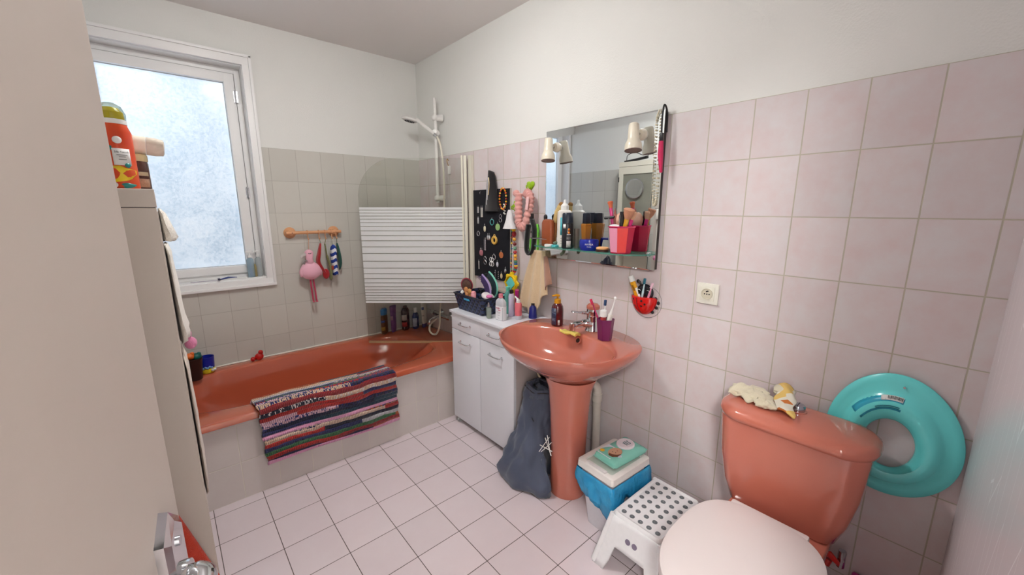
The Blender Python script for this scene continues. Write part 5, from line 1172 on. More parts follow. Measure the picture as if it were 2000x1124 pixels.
RR = [ellr(-.252, -1.815, .10, .11, .602), ellr(-.255, -1.812, .135, .15, .612), ro(.62, .645), ro(.80, .683), ro(.93, .722), ro(.985, .748), ro(1., .762), ro(1., RZ-.004), ro(.99, RZ), 
      [innl(k, N, 1.035, RZ-.001) for k in range(N)], [innl(k, N, 1.0, RZ-.004) for k in range(N)], [innl(k, N, .975, RZ-.014) for k in range(N)], [innl(k, N, .90, RZ-.055) for k in range(N)], [innl(k, N, .74, RZ-.105, .008) for k in range(N)], [innl(k, N, .5, RZ-.137, .012) for k in range(N)], [innl(k, N, .22, RZ-.15, .016) for k in range(N)], [innl(k, N, .08, RZ-.153, .02) for k in range(N)]]
b.rings(RR, True, True); obj('bowl', b, SALMON, sk, smooth=60)
b = MB(); b.rings([ellr(-.255, -1.825, rx, ry, z) for rx, ry, z in ((.085, .086, 0), (.087, .089, .01), (.082, .085, .12), (.083, .086, .25), (.09, .093, .42), (.10, .105, .54), (.118, .128, .60))]); obj('pedestal', b, SALMON, sk, smooth=60)
b = MB(); b.lathe([(.011, 0), (.011, .002), (.001, .0025)], (-.186, YC-.008, .744), axis=(-1, 0, .55), n=20); obj('overflow_hole', b, pm((46, 24, 20), .6), sk)
b = MB(); b.lathe([(.0155, 0), (.0155, .0018), (.011, .0030), (.0108, .001)], (-.186, YC-.008, .744), axis=(-1, 0, .55), n=24); obj('overflow_ring', b, SALMON, sk)
b = MB(); b.lathe([(.026, 0), (.026, .003), (.018, .003), (.016, 0)], (-.33, YC, RZ-.152), n=24); obj('drain', b, CHROME, sk)
# tap
tp = thing('basin_tap', 'chrome single lever basin tap with a salmon cap', 'tap', (-.09, -1.80, RZ))
TXx, TYy = -.090, -1.815; K = 1.28
def tz(o, dy, z): return (TXx-o*K, TYy+dy*K, RZ+z*K)
b = MB(); b.lathe([(.027*K, 0), (.028*K, .004), (.025*K, .012), (.023*K, .055*K), (.0235*K, .060*K)], (TXx, TYy, RZ), n=28)
b.tube(smooth_path([tz(.005, 0, .026), tz(.04, .010, .036), tz(.075, .018, .036), tz(.092, .022, .030)], 6), [.019*K]*7+[.014*K]*7+[.0125*K]*5, 14, flat=.8); obj('body', b, CHROME, tp)
b = MB(); b.cyl(tz(.089, .022, .042), tz(.092, .023, .012), .0125*K, .012*K, n=20, bev=.002); obj('aerator', b, CHROME, tp)
b = MB(); b.lathe([(.0225*K, .06*K), (.024*K, .064*K), (.024*K, .082*K), (.0235*K, .086*K)], (TXx, TYy, RZ), n=26); b.tube(smooth_path([tz(.012, .004, .070), tz(.045, .024, .074), tz(.070, .044, .078)], 5), [.008*K]*5+[.0055*K]*6, 10, flat=.7)
lv = obj('lever', b, CHROME, tp)
b = MB(); b.lathe([(.0235*K, .086*K), (.025*K, .089*K), (.0245*K, .098*K), (.016*K, .106*K), (.001, .108*K)], (TXx, TYy, RZ), n=28); obj('cap', b, SALMON, lv)
q = thing('sponge', 'yellow sponge cloth lying on the rim of the basin under the spout', 'sponge', (-.20, -1.80, RZ))
b = MB(); b.box((-.208, -1.775, RZ+.004), (.058, .084, .014), rot=Euler((.03, .30, .25)).to_matrix(), bev=.003)
bmesh.ops.subdivide_edges(b.b, edges=b.b.edges[:], cuts=2, use_grid_fill=True)
for v_ in b.b.verts: v_.co.z += .004*math.sin(v_.co.y*90)+.003*math.sin(v_.co.x*120)
obj('sponge', b, pm((226, 204, 104), .9, var=.15, scale=150, bump=1.), q, smooth=50)
# soap dispenser
q = thing('soap_dispenser', 'dark red amber pump bottle with a yellow pump on the left of the basin', 'soap dispenser', (-.15, -1.64, RZ))
sx, sy = -.150, -1.640
b = MB(); b.lathe([(.026, 0), (.030, .004), (.0305, .08), (.028, .10), (.020, .114), (.015, .118)], (sx, sy, RZ), n=32); obj('body', b, pm((84, 14, 22), .08, var=.5, scale=36, name='dark red amber glass', coat=.5), q)
patch(q, sx, sy, .0306, FC-.95, RZ+.052, .032, .085, pm((44, 54, 84), .4), 'label'); patch(q, sx, sy, .0306, FC+.0, RZ+.022, .010, .026, pm((206, 200, 196), .5), 'barcode')
for k, zz_ in enumerate((.03, .036, .042, .07, .078)): patch(q, sx, sy, .0315, FC-.9, RZ+zz_, .02, .0018, pm((150, 160, 186), .5), 'print')
YP = pm((214, 150, 24), .35)
b = MB(); b.lathe([(.017, .115), (.0175, .117), (.0165, .136), (.009, .139)], (sx, sy, RZ), n=24); b.cyl((sx, sy, RZ+.138), (sx, sy, RZ+.150), .005, n=12); b.tube([(sx+.008, sy-.002, RZ+.153), (sx-.005, sy+.001, RZ+.157), (sx-.028, sy+.012, RZ+.154)], [.008, .009, .005], 12, flat=.7); obj('pump', b, YP, q)
# tumbler with brushes
CX_, CY_ = -.155, -1.935
q = thing('tumbler', 'dark magenta faceted tumbler holding toothbrushes right of the tap', 'tumbler', (CX_, CY_, RZ))
def hx_(r, z, n_=6): return [V((CX_+r*math.cos(2*PI*k/n_+.25), CY_+r*math.sin(2*PI*k/n_+.25), RZ+z)) for k in range(n_)]
b = MB(); b.rings([hx_(.030, 0), hx_(.0315, .003), hx_(.040, .098), hx_(.037, .098), hx_(.029, .006)]); obj('cup', b, pm((112, 24, 84), .35), q, smooth=0, bevel=.0015)
def tbrush(label, a, c_, m, hm, cat='toothbrush'):
    t_ = thing('toothbrush', label, cat, a)
    A_, T_ = V(a), V(c_); u = (T_-A_).normalized()
    b = MB(); b.tube([A_, A_.lerp(T_, .4), A_.lerp(T_, .62), A_.lerp(T_, .8), T_], [.004, .005, .0032, .003, .0035], 10); obj('handle', b, m, t_)
    b = MB(); b.box(T_-u*.008+V((-.004, -.001, 0)), (.009, .010, .026), rot=V((0, 0, 1)).rotation_difference(u).to_matrix(), bev=.002); obj('bristles', b, hm, t_)
    return t_
tbrush('magenta toothbrush leaning left out of the dark magenta tumbler', (CX_+.005, CY_+.01, RZ+.02), (CX_-.02, CY_+.068, RZ+.175), pm((176, 24, 90), .35), pm((214, 50, 90), .6))
tbrush('white toothbrush with dark blue bristles standing upright in the tumbler', (CX_-.005, CY_+.01, RZ+.02), (CX_+.003, CY_+.006, RZ+.178), PAPER, pm((40, 70, 110), .6))
t_ = thing('electric_toothbrush', 'white electric toothbrush leaning right out of the dark magenta tumbler', 'toothbrush', (CX_, CY_-.015, RZ+.02))
b = MB(); b.tube([(CX_, CY_-.008, RZ+.02), (CX_+.002, CY_-.018, RZ+.10), (CX_+.004, CY_-.022, RZ+.122)], [.011, .013, .011], 14); obj('body', b, OPT, t_)
b = MB(); b.tube([(CX_+.004, CY_-.022, RZ+.122), (CX_+.006, CY_-.030, RZ+.15), (CX_+.010, CY_-.040, RZ+.195)], [.007, .004, .0035], 12); b.ball((CX_+.006, CY_-.041, RZ+.198), .0075, 10); obj('brush_head', b, PAPER, t_)
t_ = thing('toothpaste_tube', 'white capped toothpaste tube standing in the middle of the tumbler', 'toothpaste', (CX_-.012, CY_+.005, RZ+.02))
b = MB(); b.tube([(CX_-.012, CY_+.006, RZ+.03), (CX_-.012, CY_+.004, RZ+.108)], .013, 14); obj('tube', b, pm((176, 60, 60), .35), t_)
b = MB(); b.cyl((CX_-.012, CY_+.004, RZ+.108), (CX_-.013, CY_+.004, RZ+.138), .0155, .0145, n=22, bev=.002); obj('cap', b, PAPER, t_)

# drain pipe and dark bin behind
q = thing('waste_pipe', 'white plastic waste pipe running down the wall behind the pedestal', 'pipe', (-.05, -1.815, .0))
b = MB(); b.tube([(-.05, -1.835, .0), (-.05, -1.832, .435)], .021, 16).cyl((-.05, -1.832, .40), (-.05, -1.832, .445), .026, n=18, bev=.003).tube(smooth_path([(-.05, -1.832, .44), (-.05, -1.825, .475), (-.07, -1.81, .495), (-.12, -1.80, .50)], 5), .021, 14); obj('pipe', b, pm((206, 200, 190), .4), q)

# outlet
q = thing('power_socket', 'white square wall socket on the pink tiles right of the ladybird', 'socket', (0, -2.303, .985))
b = MB(); b.box((-.005, -2.304, 1.026), (.010, .083, .082), bev=.002); obj('plate', b, pm((228, 226, 214), .3), q)
b = MB(); b.box((-.0105, -2.304, 1.026), (.003, .056, .056), bev=.001); ins = obj('insert', b, pm((226, 224, 210), .3), q)
b = MB(); b.lathe([(.022, 0), (.022, .003), (.0195, .003), (.019, .0005), (.001, .0004)], (-.0118, -2.304, 1.026), axis=(-1, 0, 0), n=30, cap=False); obj('well', b, pm((206, 200, 180), .35), ins)
for dy, dz in ((-.009, 0), (.009, 0), (0, 0), (-.003, .012), (.002, .010)): b = MB(); b.cyl((-.012, -2.304+dy, 1.025+dz), (-.0135, -2.304+dy, 1.025+dz), .0026, n=10); obj('pin_hole', b, BLACK, ins)

# ladybird holder
LYy, LZz = -2.030, .957
q = thing('ladybird_holder', 'red ladybird shaped toothbrush holder stuck on the tiles under the mirror', 'toothbrush holder', (0, LYy, .89))
RED = pm((206, 18, 16), .12, coat=.6, name='glossy red')
b = MB(); pts = []
rings = []
for j in range(9):
    t_ = j/8                                    # from the wall outwards
    rr = .063*math.cos(t_*PI/2*.96); x = -.002-.040*math.sin(t_*PI/2)
    row = []
    for k in range(25):
        a = PI+PI*k/24                           # lower half
        row.append(V((x, LYy+rr*math.cos(a)*1.0, .969+rr*math.sin(a)*1.34)))
    for k in range(1, 12): row.append(V((x, LYy+rr*(1-2*k/12)*-1*-1*1.0 if False else LYy+rr-2*rr*k/12, .971)))
    rings.append(row)
b.rings(rings, True, True); obj('pocket', b, RED, q, smooth=50)
def onpocket(dy, dz, r, m, nm='spot'):
    rr2 = (dy/.063)**2+(dz/(.063*1.34))**2; x = -.002-.040*math.sqrt(max(0, 1-rr2))
    nrm = V((-1/.04*abs(x)/.04, dy/.063**2*.04*.4*25*.04, dz/.07**2*.04*.4)).normalized()
    nrm = V((-(abs(x))/.04**2, dy/.063**2, dz/.0844**2)).normalized()
    b = MB(); b.lathe([(r, -.001), (r, .0008), (r*.7, .0014), (.0005, .0016)], (x, LYy+dy, .971+dz), axis=nrm, n=16); obj(nm, b, m, q)
for dy, dz in ((-.008, -.017), (-.022, -.030), (-.006, -.040), (.036, -.014), (.030, -.044), (.046, -.030)): onpocket(dy, dz, .0052, BLACK)
b = MB(); P = []
for k in range(14):
    dz = -.005-.074*k/13; dy = .016-.006*(k/13)**2*3; rr2 = (dy/.063)**2+(dz/.0844)**2; P.append(V((-.0035-.040*math.sqrt(max(0, 1-rr2)), LYy+dy, .971+dz)))
b.tube(P, .0013, 6); obj('wing_line', b, BLACK, q)
b = MB(); b.ball((-.012, LYy-.006, .990), .040, 20, (.32, 1.05, .95)); obj('head', b, pm((20, 18, 30), .25), q, smooth=180)
for dy in (.018, -.026):
    b = MB(); b.lathe([(.013, 0), (.013, .003), (.001, .004)], (-.024, LYy+dy, .994), axis=(-1, 0, .1), n=22); e_ = obj('eye', b, pm((20, 18, 26), .2), q)
    b = MB(); b.torus((-.0255, LYy+dy-.002, .994), .0085, .0016, (1, 0, 0), 20, 6); obj('iris', b, PAPER, e_)
b = MB(); b.tube(smooth_path([(-.01, LYy+.012, 1.015), (-.012, LYy+.02, 1.030), (-.014, LYy+.030, 1.036)], 4), [.004]*5+[.006]*4, 8); b.ball((-.014, LYy+.030, 1.036), .008, 10, (.7, 1, 1)); obj('antenna', b, BLACK, q)
for dy, dz in ((-.062, -.035), (-.070, -.012), (-.056, .005), (-.045, -.058)): b = MB(); b.ball((-.006, LYy+dy, .962+dz), .008, 10, (.6, 1, 1)); obj('leg', b, BLACK, q)
b = MB(); b.torus((-.001, LYy-.012, .945), .072, .0008, (1, 0, 0), 40, 4); obj('suction_disc', b, pm((150, 150, 160), .2, alpha_mix=.6), q)
q = thing('toothpaste_tube', 'yellow toothpaste tube with a white cap standing in the ladybird holder', 'toothpaste', (-.028, LYy+.035, .95))
A_ = V((-.022, LYy+.022, .965)); T_ = V((-.03, LYy+.060, 1.058)); u = (T_-A_).normalized(); s_ = V((0, u.z, -u.y))
b = MB(); b.rings([[p_+s_*w_*math.cos(2*PI*k/16)+u.cross(s_)*d_*math.sin(2*PI*k/16) for k in range(16)] for p_, w_, d_ in ((A_, .014, .003), (A_.lerp(T_, .5), .014, .008), (T_-u*.030, .0135, .011), (T_-u*.028, .012, .010))]); tb_ = obj('tube', b, pm((232, 166, 24), .3), q)
b = MB(); b.cyl(T_-u*.028, T_, .0135, .012, n=20, bev=.002); obj('cap', b, PAPER, q)
b = MB(); b.rings([[p_+s_*w_*math.cos(2*PI*k/16)+u.cross(s_)*d_*math.sin(2*PI*k/16) for k in range(16)] for p_, w_, d_ in ((A_+s_*-.009, .006, .0045), (A_.lerp(T_, .42)+s_*-.009, .005, .010))]); obj('band', b, PAPER, q)
cdir = V((-1, 0, 0)); cdir = (cdir-u*cdir.dot(u)).normalized()
text('lettering', 'Vitis', .016, DARK, q, A_.lerp(T_, .45)+cdir*.0105, -u, u.cross(cdir)*-1 if (u.cross(cdir)).dot(V((0, 1, 0))) < 0 else u.cross(cdir), .0003)
tbrush('white toothbrush with its head up in the middle of the ladybird holder', (-.026, LYy+.000, .955), (-.034, LYy-.016, 1.052), pm((196, 226, 232), .35), pm((30, 110, 130), .6))
tbrush('thin pale pink toothbrush at the right of the ladybird holder', (-.024, LYy-.026, .955), (-.03, LYy-.050, 1.036), pm((226, 150, 176), .35), pm((226, 190, 206), .6))

# ================================================================== UNDER THE BASIN
BAGM = fabric((86, 95, 118), (48, 56, 76), 900, .6, .25, 9.)
q = thing('drawstring_bag', 'dark grey blue drawstring cloth bag slumped against the pedestal and the white cabinet', 'bag', (-.31, -1.63, 0))
rnd = random.Random(4)
b = MB(); NB = 64; RB = []
prof_ = [(0.006, .10, .145, -.335, -1.645, .0), (.012, .125, .175, -.335, -1.64, .2), (.05, .130, .185, -.335, -1.635, .5), (.10, .120, .170, -.32, -1.63, .8), (.16, .100, .140, -.30, -1.625, 1.), (.23, .085, .118, -.27, -1.615, 1.), (.30, .078, .105, -.245, -1.60, .9), (.36, .072, .10, -.225, -1.59, .8), (.405, .066, .098, -.21, -1.583, .7), (.435, .062, .095, -.205, -1.58, .5), (.447, .058, .090, -.202, -1.58, .3)]
def bagr(z, rx, ry, cx_, cy_, am):
    P = []
    for k in range(NB):
        a = 2*PI*k/NB
        d = 1+am*(.085*math.sin(3*a+z*14)+.06*math.sin(5*a-z*23+1)+.045*math.sin(9*a+z*31+2)+.025*math.sin(16*a-z*40))
        P.append(V((cx_+rx*d*math.cos(a), cy_+ry*d*math.sin(a), z+am*.012*math.sin(4*a+z*9))))
    return P
def fixped(p_):
    dx, dy = (p_.x+.255)/.118, (p_.y+1.825)/.122; r_ = math.hypot(dx, dy)
    if r_ < 1: p_.x, p_.y = -.255+dx/r_*.118, -1.825+dy/r_*.122
fine = []
for i in range(len(prof_)-1):
    for s_ in range(4):
        f_ = s_/4; fine.append([prof_[i][j]*(1-f_)+prof_[i+1][j]*f_ for j in range(6)])
fine.append(prof_[-1])
RB = [bagr(*p_) for p_ in fine]
inn = [bagr(.447-.004, .052, .084, -.202, -1.58, .3), bagr(.40, .058, .088, -.21, -1.583, .4)]
for r in RB+inn:
    for p_ in r: p_.x = min(p_.x, -.207 if p_.z < .44 else p_.x); p_.z = max(.002, p_.z); p_.y = min(p_.y, -1.512); fixped(p_)
b.rings(RB+inn, True, True); body = obj('bag', b, BAGM, q, smooth=180)
tx = body.modifiers.new('folds', 'DISPLACE'); tex = bpy.data.textures.new('folds', 'CLOUDS'); tex.noise_scale = .075; tex.noise_depth = 2; tx.texture = tex; tx.strength = .045; tx.mid_level = .5; tx.texture_coords = 'LOCAL'
b = MB(); P = [V((p_.x*1.0, p_.y, p_.z-.012)) for p_ in RB[-3]]; P.append(P[0]); b.tube([V((-.207+(p_.x+.207)*1.03, -1.58+(p_.y+1.58)*1.02, p_.z)) for p_ in P], .0035, 6, cap=False); obj('drawstring', b, DARK, q)
b = MB(); b.tube(smooth_path([(-.262, -1.545, .425), (-.285, -1.56, .38), (-.30, -1.60, .33), (-.31, -1.64, .30)], 6), .0022, 6); obj('cord_end', b, DARK, q)
LG = PAPER; c0 = V((-.345, -1.765, .245)); X_ = V((.35, -.92, -.1)).normalized(); Y_ = V((.25, .02, .97)).normalized(); Zn = X_.cross(Y_)
for (a0, b0, a1, b1) in ((-.030, -.045, .008, .040), (.030, -.040, -.004, .045), (-.032, -.012, .034, -.020), (-.020, -.042, .024, .020), (-.012, .030, .034, -.042)):
    b = MB(); p0 = c0+X_*a0+Y_*b0-Zn*0; p1 = c0+X_*a1+Y_*b1; b.tube([p0, p1], .003, 6, flat=.5); obj('logo_stroke', b, LG, q)
q = thing('black_bucket', 'dark plastic bucket with a cream handle behind the drawstring bag under the basin', 'bucket', (-.11, -1.59, .0))
b = MB(); b.lathe([(.07, 0), (.075, .004), (.088, .47), (.092, .475), (.088, .48), (.082, .47), (.072, .01), (.001, .008)], (-.11, -1.60, 0), n=30); obj('bucket', b, pm((30, 34, 48), .4), q)
b = MB(); b.torus((-.11, -1.60, .475), .092, .004, (0, 0, 1), 30, 6); obj('rim', b, pm((60, 66, 86), .35), q)
b = MB(); b.tube(smooth_path([(-.19, -1.57, .47), (-.19, -1.545, .50), (-.16, -1.52, .545), (-.13, -1.52, .55)], 6), .0055, 8); obj('handle', b, pm((206, 190, 160), .4), q)

# pedal bin with liner, wipes on it
q = thing('waste_bin', 'small white rectangular bin with a blue liner beside the basin pedestal', 'bin', (-.25, -2.10, 0))
BCx, BCy = -.262, -2.086; th_ = .10
rotb = Matrix.Rotation(-.06, 3, 'Z')
def rb(hx, hy, r, z, wob=0.): return [V((BCx, BCy, 0))+rotb @ V((p_.x, p_.y, p_.z)) for p_ in rrect(0, 0, hx, hy, r, z)]
b = MB(); b.rings([rb(.088, .056, .012, 0), rb(.09, .058, .012, .004), rb(.115, .085, .014, .27)]); obj('body', b, pm((226, 226, 232), .35), q)
# lid frame
b = MB(); b.rings([rb(.125, .094, .014, .272), rb(.128, .097, .014, .276), rb(.126, .095, .014, .303), rb(.121, .090, .012, .306), rb(.103, .072, .008, .306), rb(.100, .069, .008, .298)], True, True); ld = obj('lid', b, pm((232, 228, 224), .3), q)
b = MB(); b.rings([rb(.098, .067, .006, .2985), rb(.098, .067, .006, .3005)]); obj('flap', b, pm((196, 206, 196), .35), ld)
b = MB(); c_ = V((BCx, BCy, 0))+rotb @ V((-.112, 0, .310)); b.box(c_, (.016, .10, .007), rot=rotb, bev=.002); obj('catch', b, pm((226, 222, 222), .3), ld)
b = MB(); LN = []
NL = 96
for (z, s_, am) in ((.268, 1.02, .01), (.255, 1.05, .04), (.24, 1.07, .06), (.225, 1.075, .07), (.205, 1.07, .08), (.185, 1.06, .085), (.165, 1.03, .09)):
    row = []
    for k in range(NL):
        a = 2*PI*k/NL; c, s2_ = math.cos(a), math.sin(a); m_ = max(abs(c)/.125, abs(s2_)/.094)
        d = s_*(1+am*(math.sin(7*a+z*30)*.5+math.sin(13*a+z*60)*.35+math.sin(29*a)*.2))
        zz_ = z+(.022*math.sin(3*a+.6)+.014*math.sin(6*a+1)-.02*max(0, math.cos(a-3.9))**3 if z < .2 else 0)
        row.append(V((BCx, BCy, 0))+rotb @ V((c/m_*d, s2_/m_*d, zz_)))
    LN.append(row)
b.rings(LN, False, False)
t = NT('blue bin liner'); cfn = t.noise(30, 3, t.coord()); LIN = t.principled(t.mix(cfn, lin((24, 132, 196)), lin((64, 186, 232))), .25, 0, t.bump(t.noise(45, 4, t.coord()), .9, .01))
tr = t.n('ShaderNodeBsdfTransparent'); tr.inputs[0].default_value = (.4, .8, 1, 1); mx = t.n('ShaderNodeMixShader'); mx.inputs[0].default_value = .85; t.l(tr.outputs[0], mx.inputs[1]); t.l(LIN.outputs[0], mx.inputs[2])
obj('liner', b, t.done(mx), q, smooth=180, solid=.001, off=0.)
w_ = thing('wipes_packet', 'mint green baby wipes packet with a white lid lying on the bin', 'wipes', (-.22, -2.085, .307))
AQ = pm((134, 206, 190), .25, var=.05, scale=12, name='mint film')
rw = Matrix.Rotation(-.10, 3, 'Z'); WC = V((-.225, -2.095, .303))
def wpt(x, y, z): return WC+rw @ V((x, y, z))
b = MB()
def pil(q_, z): return [wpt(p_.x*q_, p_.y*q_, z) for p_ in rrect(0, 0, .105, .060, .012, 0, 5)]
b.rings([pil(.86, .001), pil(.97, .008), pil(1., .016), pil(.96, .026), pil(.84, .034), pil(.4, .037)]); obj('packet', b, AQ, w_, smooth=70)
b = MB()
for sx_ in (-1, 1): b.box(wpt(.104*sx_, 0, .015), (.018, .11, .002), rot=rw)
obj('crimped_end', b, pm((150, 214, 200), .3), w_)
def flat(nm, pts, z, m, par=w_, dz=.0006):
    b = MB(); b.rings([[wpt(x, y, z+o+zf(x, y)) for x, y in pts] for o in (0, dz)]); return obj(nm, b, m, par, smooth=0)
def zf(x, y):
    q_ = max(abs(x)/.105, abs(y)/.060); T_ = [(0, .0375), (.4, .0373), (.84, .0345), (.96, .0268), (1.0, .017), (1.2, .0)]
    for (q0, z0_), (q1, z1_) in zip(T_, T_[1:]):
        if q_ <= q1: return z0_+(z1_-z0_)*(q_-q0)/(q1-q0)
    return .01
el = lambda cx_, cy_, a, c_, n_=24: [(cx_+a*math.cos(2*PI*k/n_), cy_+c_*math.sin(2*PI*k/n_)) for k in range(n_)]
flat('print', [(-.095, .050), (-.095, -.02), (-.05, -.045), (-.02, -.01), (-.02, .05)], .0012, pm((214, 222, 232), .35))
flat('print', el(-.078, .036, .010, .010), .0022, pm((236, 180, 50), .35))
flat('portrait', el(-.048, -.008, .034, .026), .0026, pm((206, 160, 130), .4)); flat('portrait_hair', [(-.085, -.004), (-.083, -.022), (-.066, -.036), (-.04, -.034), (-.058, -.026), (-.07, -.012), (-.072, .004)], .0034, pm((110, 66, 44), .5))
flat('portrait_eye', el(-.052, -.014, .002, .002, 10), .0040, DARK); flat('portrait_eye', el(-.056, -.001, .002, .002, 10), .0040, DARK)
flat('portrait_mouth', el(-.036, -.010, .002, .004, 10), .0040, pm((180, 90, 80), .5))
lidp = []
b = MB(); b.rings([[wpt(x, y, z_) for x, y in el(.035, .005, .042*q_, .037*q_, 32)] for z_, q_ in ((.030, 1), (.042, 1), (.045, .93), (.0455, .6))]); ll = obj('flip_lid', b, pm((226, 216, 222), .3), w_)
TD = pm((24, 84, 96), .4)
for s_, yy in (('love', .014), ('your', .003), ('skin', -.008)): text('lettering', s_, .016, TD, ll, wpt(.035-yy*0, .0, .0460)+rw @ V((yy*-1*-1, 0, 0)), rw @ V((0, -1, 0)), rw @ V((1, 0, 0)), .0004)
text('lettering', 'pure', .013, pm((20, 130, 110), .4), w_, wpt(.07, -.040, .0325), rw @ V((-.3, -1, 0)), rw @ V((1, -.3, 0)), .001)

# step stool
q = thing('step_stool', 'white plastic step stool with grey anti slip dots between the bin and the toilet', 'step stool', (-.29, -2.31, 0))
SC = V((-.287, -2.310, 0)); rs = Matrix.Rotation(-.02, 3, 'Z')
SW = pm((232, 232, 234), .3, name='stool plastic')
def sr_(hx, hy, r, z): return [SC+rs @ V((p_.x, p_.y, p_.z)) for p_ in rrect(0, 0, hx, hy, r, z, 5)]
HZ = .222
b = MB()
b.rings([sr_(.136, .084, .012, HZ-.004), sr_(.140, .088, .014, HZ-.001), sr_(.146, .094, .016, HZ+.001), sr_(.150, .098, .02, HZ-.002), sr_(.153, .101, .022, HZ-.012)], False, False)
top_in = sr_(.136, .084, .012, HZ-.004)
b.rings([top_in], False, True) if False else None
vs = [b.b.verts.new(p_) for p_ in top_in]; b.b.faces.new(vs)
obj('top', b, SW, q, smooth=50)
# four skirts with an arched cut-out on each side
zt, zb_ = HZ-.012, 0.
def corner(z, sx_, sy_, hx0=.153, hy0=.101, hx1=.205, hy1=.142):
    f_ = (zt-z)/zt; return (hx0+(hx1-hx0)*f_)*sx_, (hy0+(hy1-hy0)*f_)*sy_
def skirt(nm, axis_, sgn):
    b = MB(); n_ = 28; rows = []
    for k in range(n_+1):
        s_ = -1+2*k/n_
        col = []
        # arch height at this position
        a_ = abs(s_)
        arch = .0 if a_ > .62 else (.105 if a_ < .50 else .105*(.62-a_)/.12)
        for j in range(9):
            z = zt-(zt-arch)*j/8
            hx, hy = corner(z, 1, 1)
            fl_ = .004*(j/8)**6
            if axis_ == 'x': col.append(SC+rs @ V((sgn*(hx+fl_), s_*hy, z)))
            else: col.append(SC+rs @ V((s_*hx, sgn*(hy+fl_), z)))
        rows.append(col)
    b.rings(rows, False, False, closed=False); return obj(nm, b, SW, q, smooth=60, solid=.005, off=0.)
for ax_, sg in (('x', -1), ('x', 1), ('y', -1), ('y', 1)): skirt('side', ax_, sg)
for sx_ in (-1, 1):
    for sy_ in (-1, 1):
        b = MB(); P = [SC+rs @ V((*corner(z, sx_*.985, sy_*.98), z)) for z in (zt, .14, .07, .004)]; b.tube(P, [.010, .011, .012, .013], 12); obj('corner_post', b, SW, q)
GD = pm((104, 110, 114), .8, name='grey rubber')
for i in range(5):
    for j in range(7):
        b = MB(); b.lathe([(.0095, 0), (.0095, .0012), (.008, .0018), (.001, .002)], SC+rs @ V((-.120+.040*j, -.070+.035*i, HZ-.004)), n=14, cap=False); obj('anti_slip_dot', b, GD, q)
for dy in (.016, -.012):
    nrm = (rs @ V((-1, 0, .25))).normalized(); b = MB(); p_ = SC+rs @ V((-(.153+.052*(zt-.150)/zt)-.003, dy, .150)); b.lathe([(.0105, -.002), (.0105, .001), (.001, .0015)], p_, axis=nrm, n=16, sx=1.); obj('side_hole', b, pm((120, 110, 130), .7), q)

# ================================================================== TOILET
YT = -2.668
to = thing('toilet', 'salmon close coupled toilet with a pale pink closed lid in the right corner', 'toilet', (-.4, YT, 0))
def tr_(x0, x1, hy, r, z, bow=.0, n_=8, yc=YT):
    P = rrect((x0+x1)/2, yc, (x1-x0)/2, hy, r, z, n_)
    for p_ in P:
        f_ = 1-((p_.y-yc)/hy)**2
        if p_.x < (x0+x1)/2: p_.x -= bow*f_
    return P
b = MB(); b.rings([tr_(-.185, -.058, .125, .03, .335, .01), tr_(-.20, -.055, .152, .035, .35, .012), tr_(-.210, -.054, .175, .04, .42, .014), tr_(-.218, -.054, .192, .042, .52, .018), tr_(-.226, -.053, .202, .045, .668, .02)]); obj('tank', b, SALMON, to, smooth=60)
b = MB(); b.rings([tr_(-.226, -.054, .203, .065, .660, .024), tr_(-.234, -.051, .211, .075, .666, .028), tr_(-.238, -.050, .214, .078, .680, .03), tr_(-.232, -.051, .209, .075, .696, .028), tr_(-.214, -.056, .194, .07, .705, .026), tr_(-.14, -.07, .12, .02, .710, .01)]); obj('tank_lid', b, SALMON, to, smooth=60)
b = MB(); b.lathe([(.026, -.002), (.026, .003), (.022, .005)], (-.115, YT+.0, .709), n=24); fbz = obj('flush_surround', b, SALMON, to)
b = MB(); b.lathe([(.020, 0), (.021, .003), (.021, .018), (.018, .023), (.001, .024)], (-.118, YT, .709), n=28); fb = obj('flush_button', b, pm((176, 180, 190), .15, 1.), to)
b = MB(); b.box((-.118, YT, .7335), (.036, .0014, .001)); obj('split_line', b, DARK, fb)
# bowl and pan
def dsh(x0, xf, hy, z, p_=2.2, n_=64):
    P = []
    for k in range(n_):
        a = 2*PI*k/n_; c, s_ = math.cos(a), math.sin(a)
        if c < 0: x = x0-(x0-xf)*abs(c)**(2/p_); y = hy*math.copysign(abs(s_)**(2/p_), s_)
        else: x = x0+.035*min(1, c*6); y = hy*(1 if abs(s_) > .9 else 1)*math.copysign(min(1, abs(s_)*1.02+.0), s_)
        P.append(V((x, YT+y, z)))
    return P
def lidr(q_, z, x0=-.555, back=-.318, front=-.785, hy=.176):
    P = []; n_ = 64
    for k in range(n_):
        a = 2*PI*k/n_; c, s_ = math.cos(a), math.sin(a)
        if c < 0: x = x0-(x0-front)*abs(c)**(2/2.25); y = hy*math.copysign(abs(s_)**(2/2.25), s_)
        else: x = x0+(back-x0)*abs(c)**(2/3.1); y = hy*math.copysign(abs(s_)**(2/3.1), s_)
        P.append(V((x0+(x-x0)*q_, YT-.006+y*q_, z)))
    return P
b = MB(); b.rings([lidr(.62, 0., hy=.16), lidr(.64, .02, hy=.165), lidr(.66, .15, hy=.16), lidr(.82, .28, hy=.175), lidr(.98, .36), lidr(1., .385), lidr(.99, .392)]); 
b.box2((-.30, YT-.11, 0), (-.03, YT+.11, .335), bev=.02); obj('pan', b, SALMON, to, smooth=50)
b = MB(); b.rings([tr_(-.38, -.03, .130, .03, .28), tr_(-.38, -.028, .140, .032, .29), tr_(-.38, -.028, .142, .032, .338), tr_(-.375, -.03, .138, .03, .343)]); obj('shelf', b, SALMON, to, smooth=50)
LIDM = pm((224, 213, 211), .28, var=.01, scale=3, name='pale pink seat plastic')
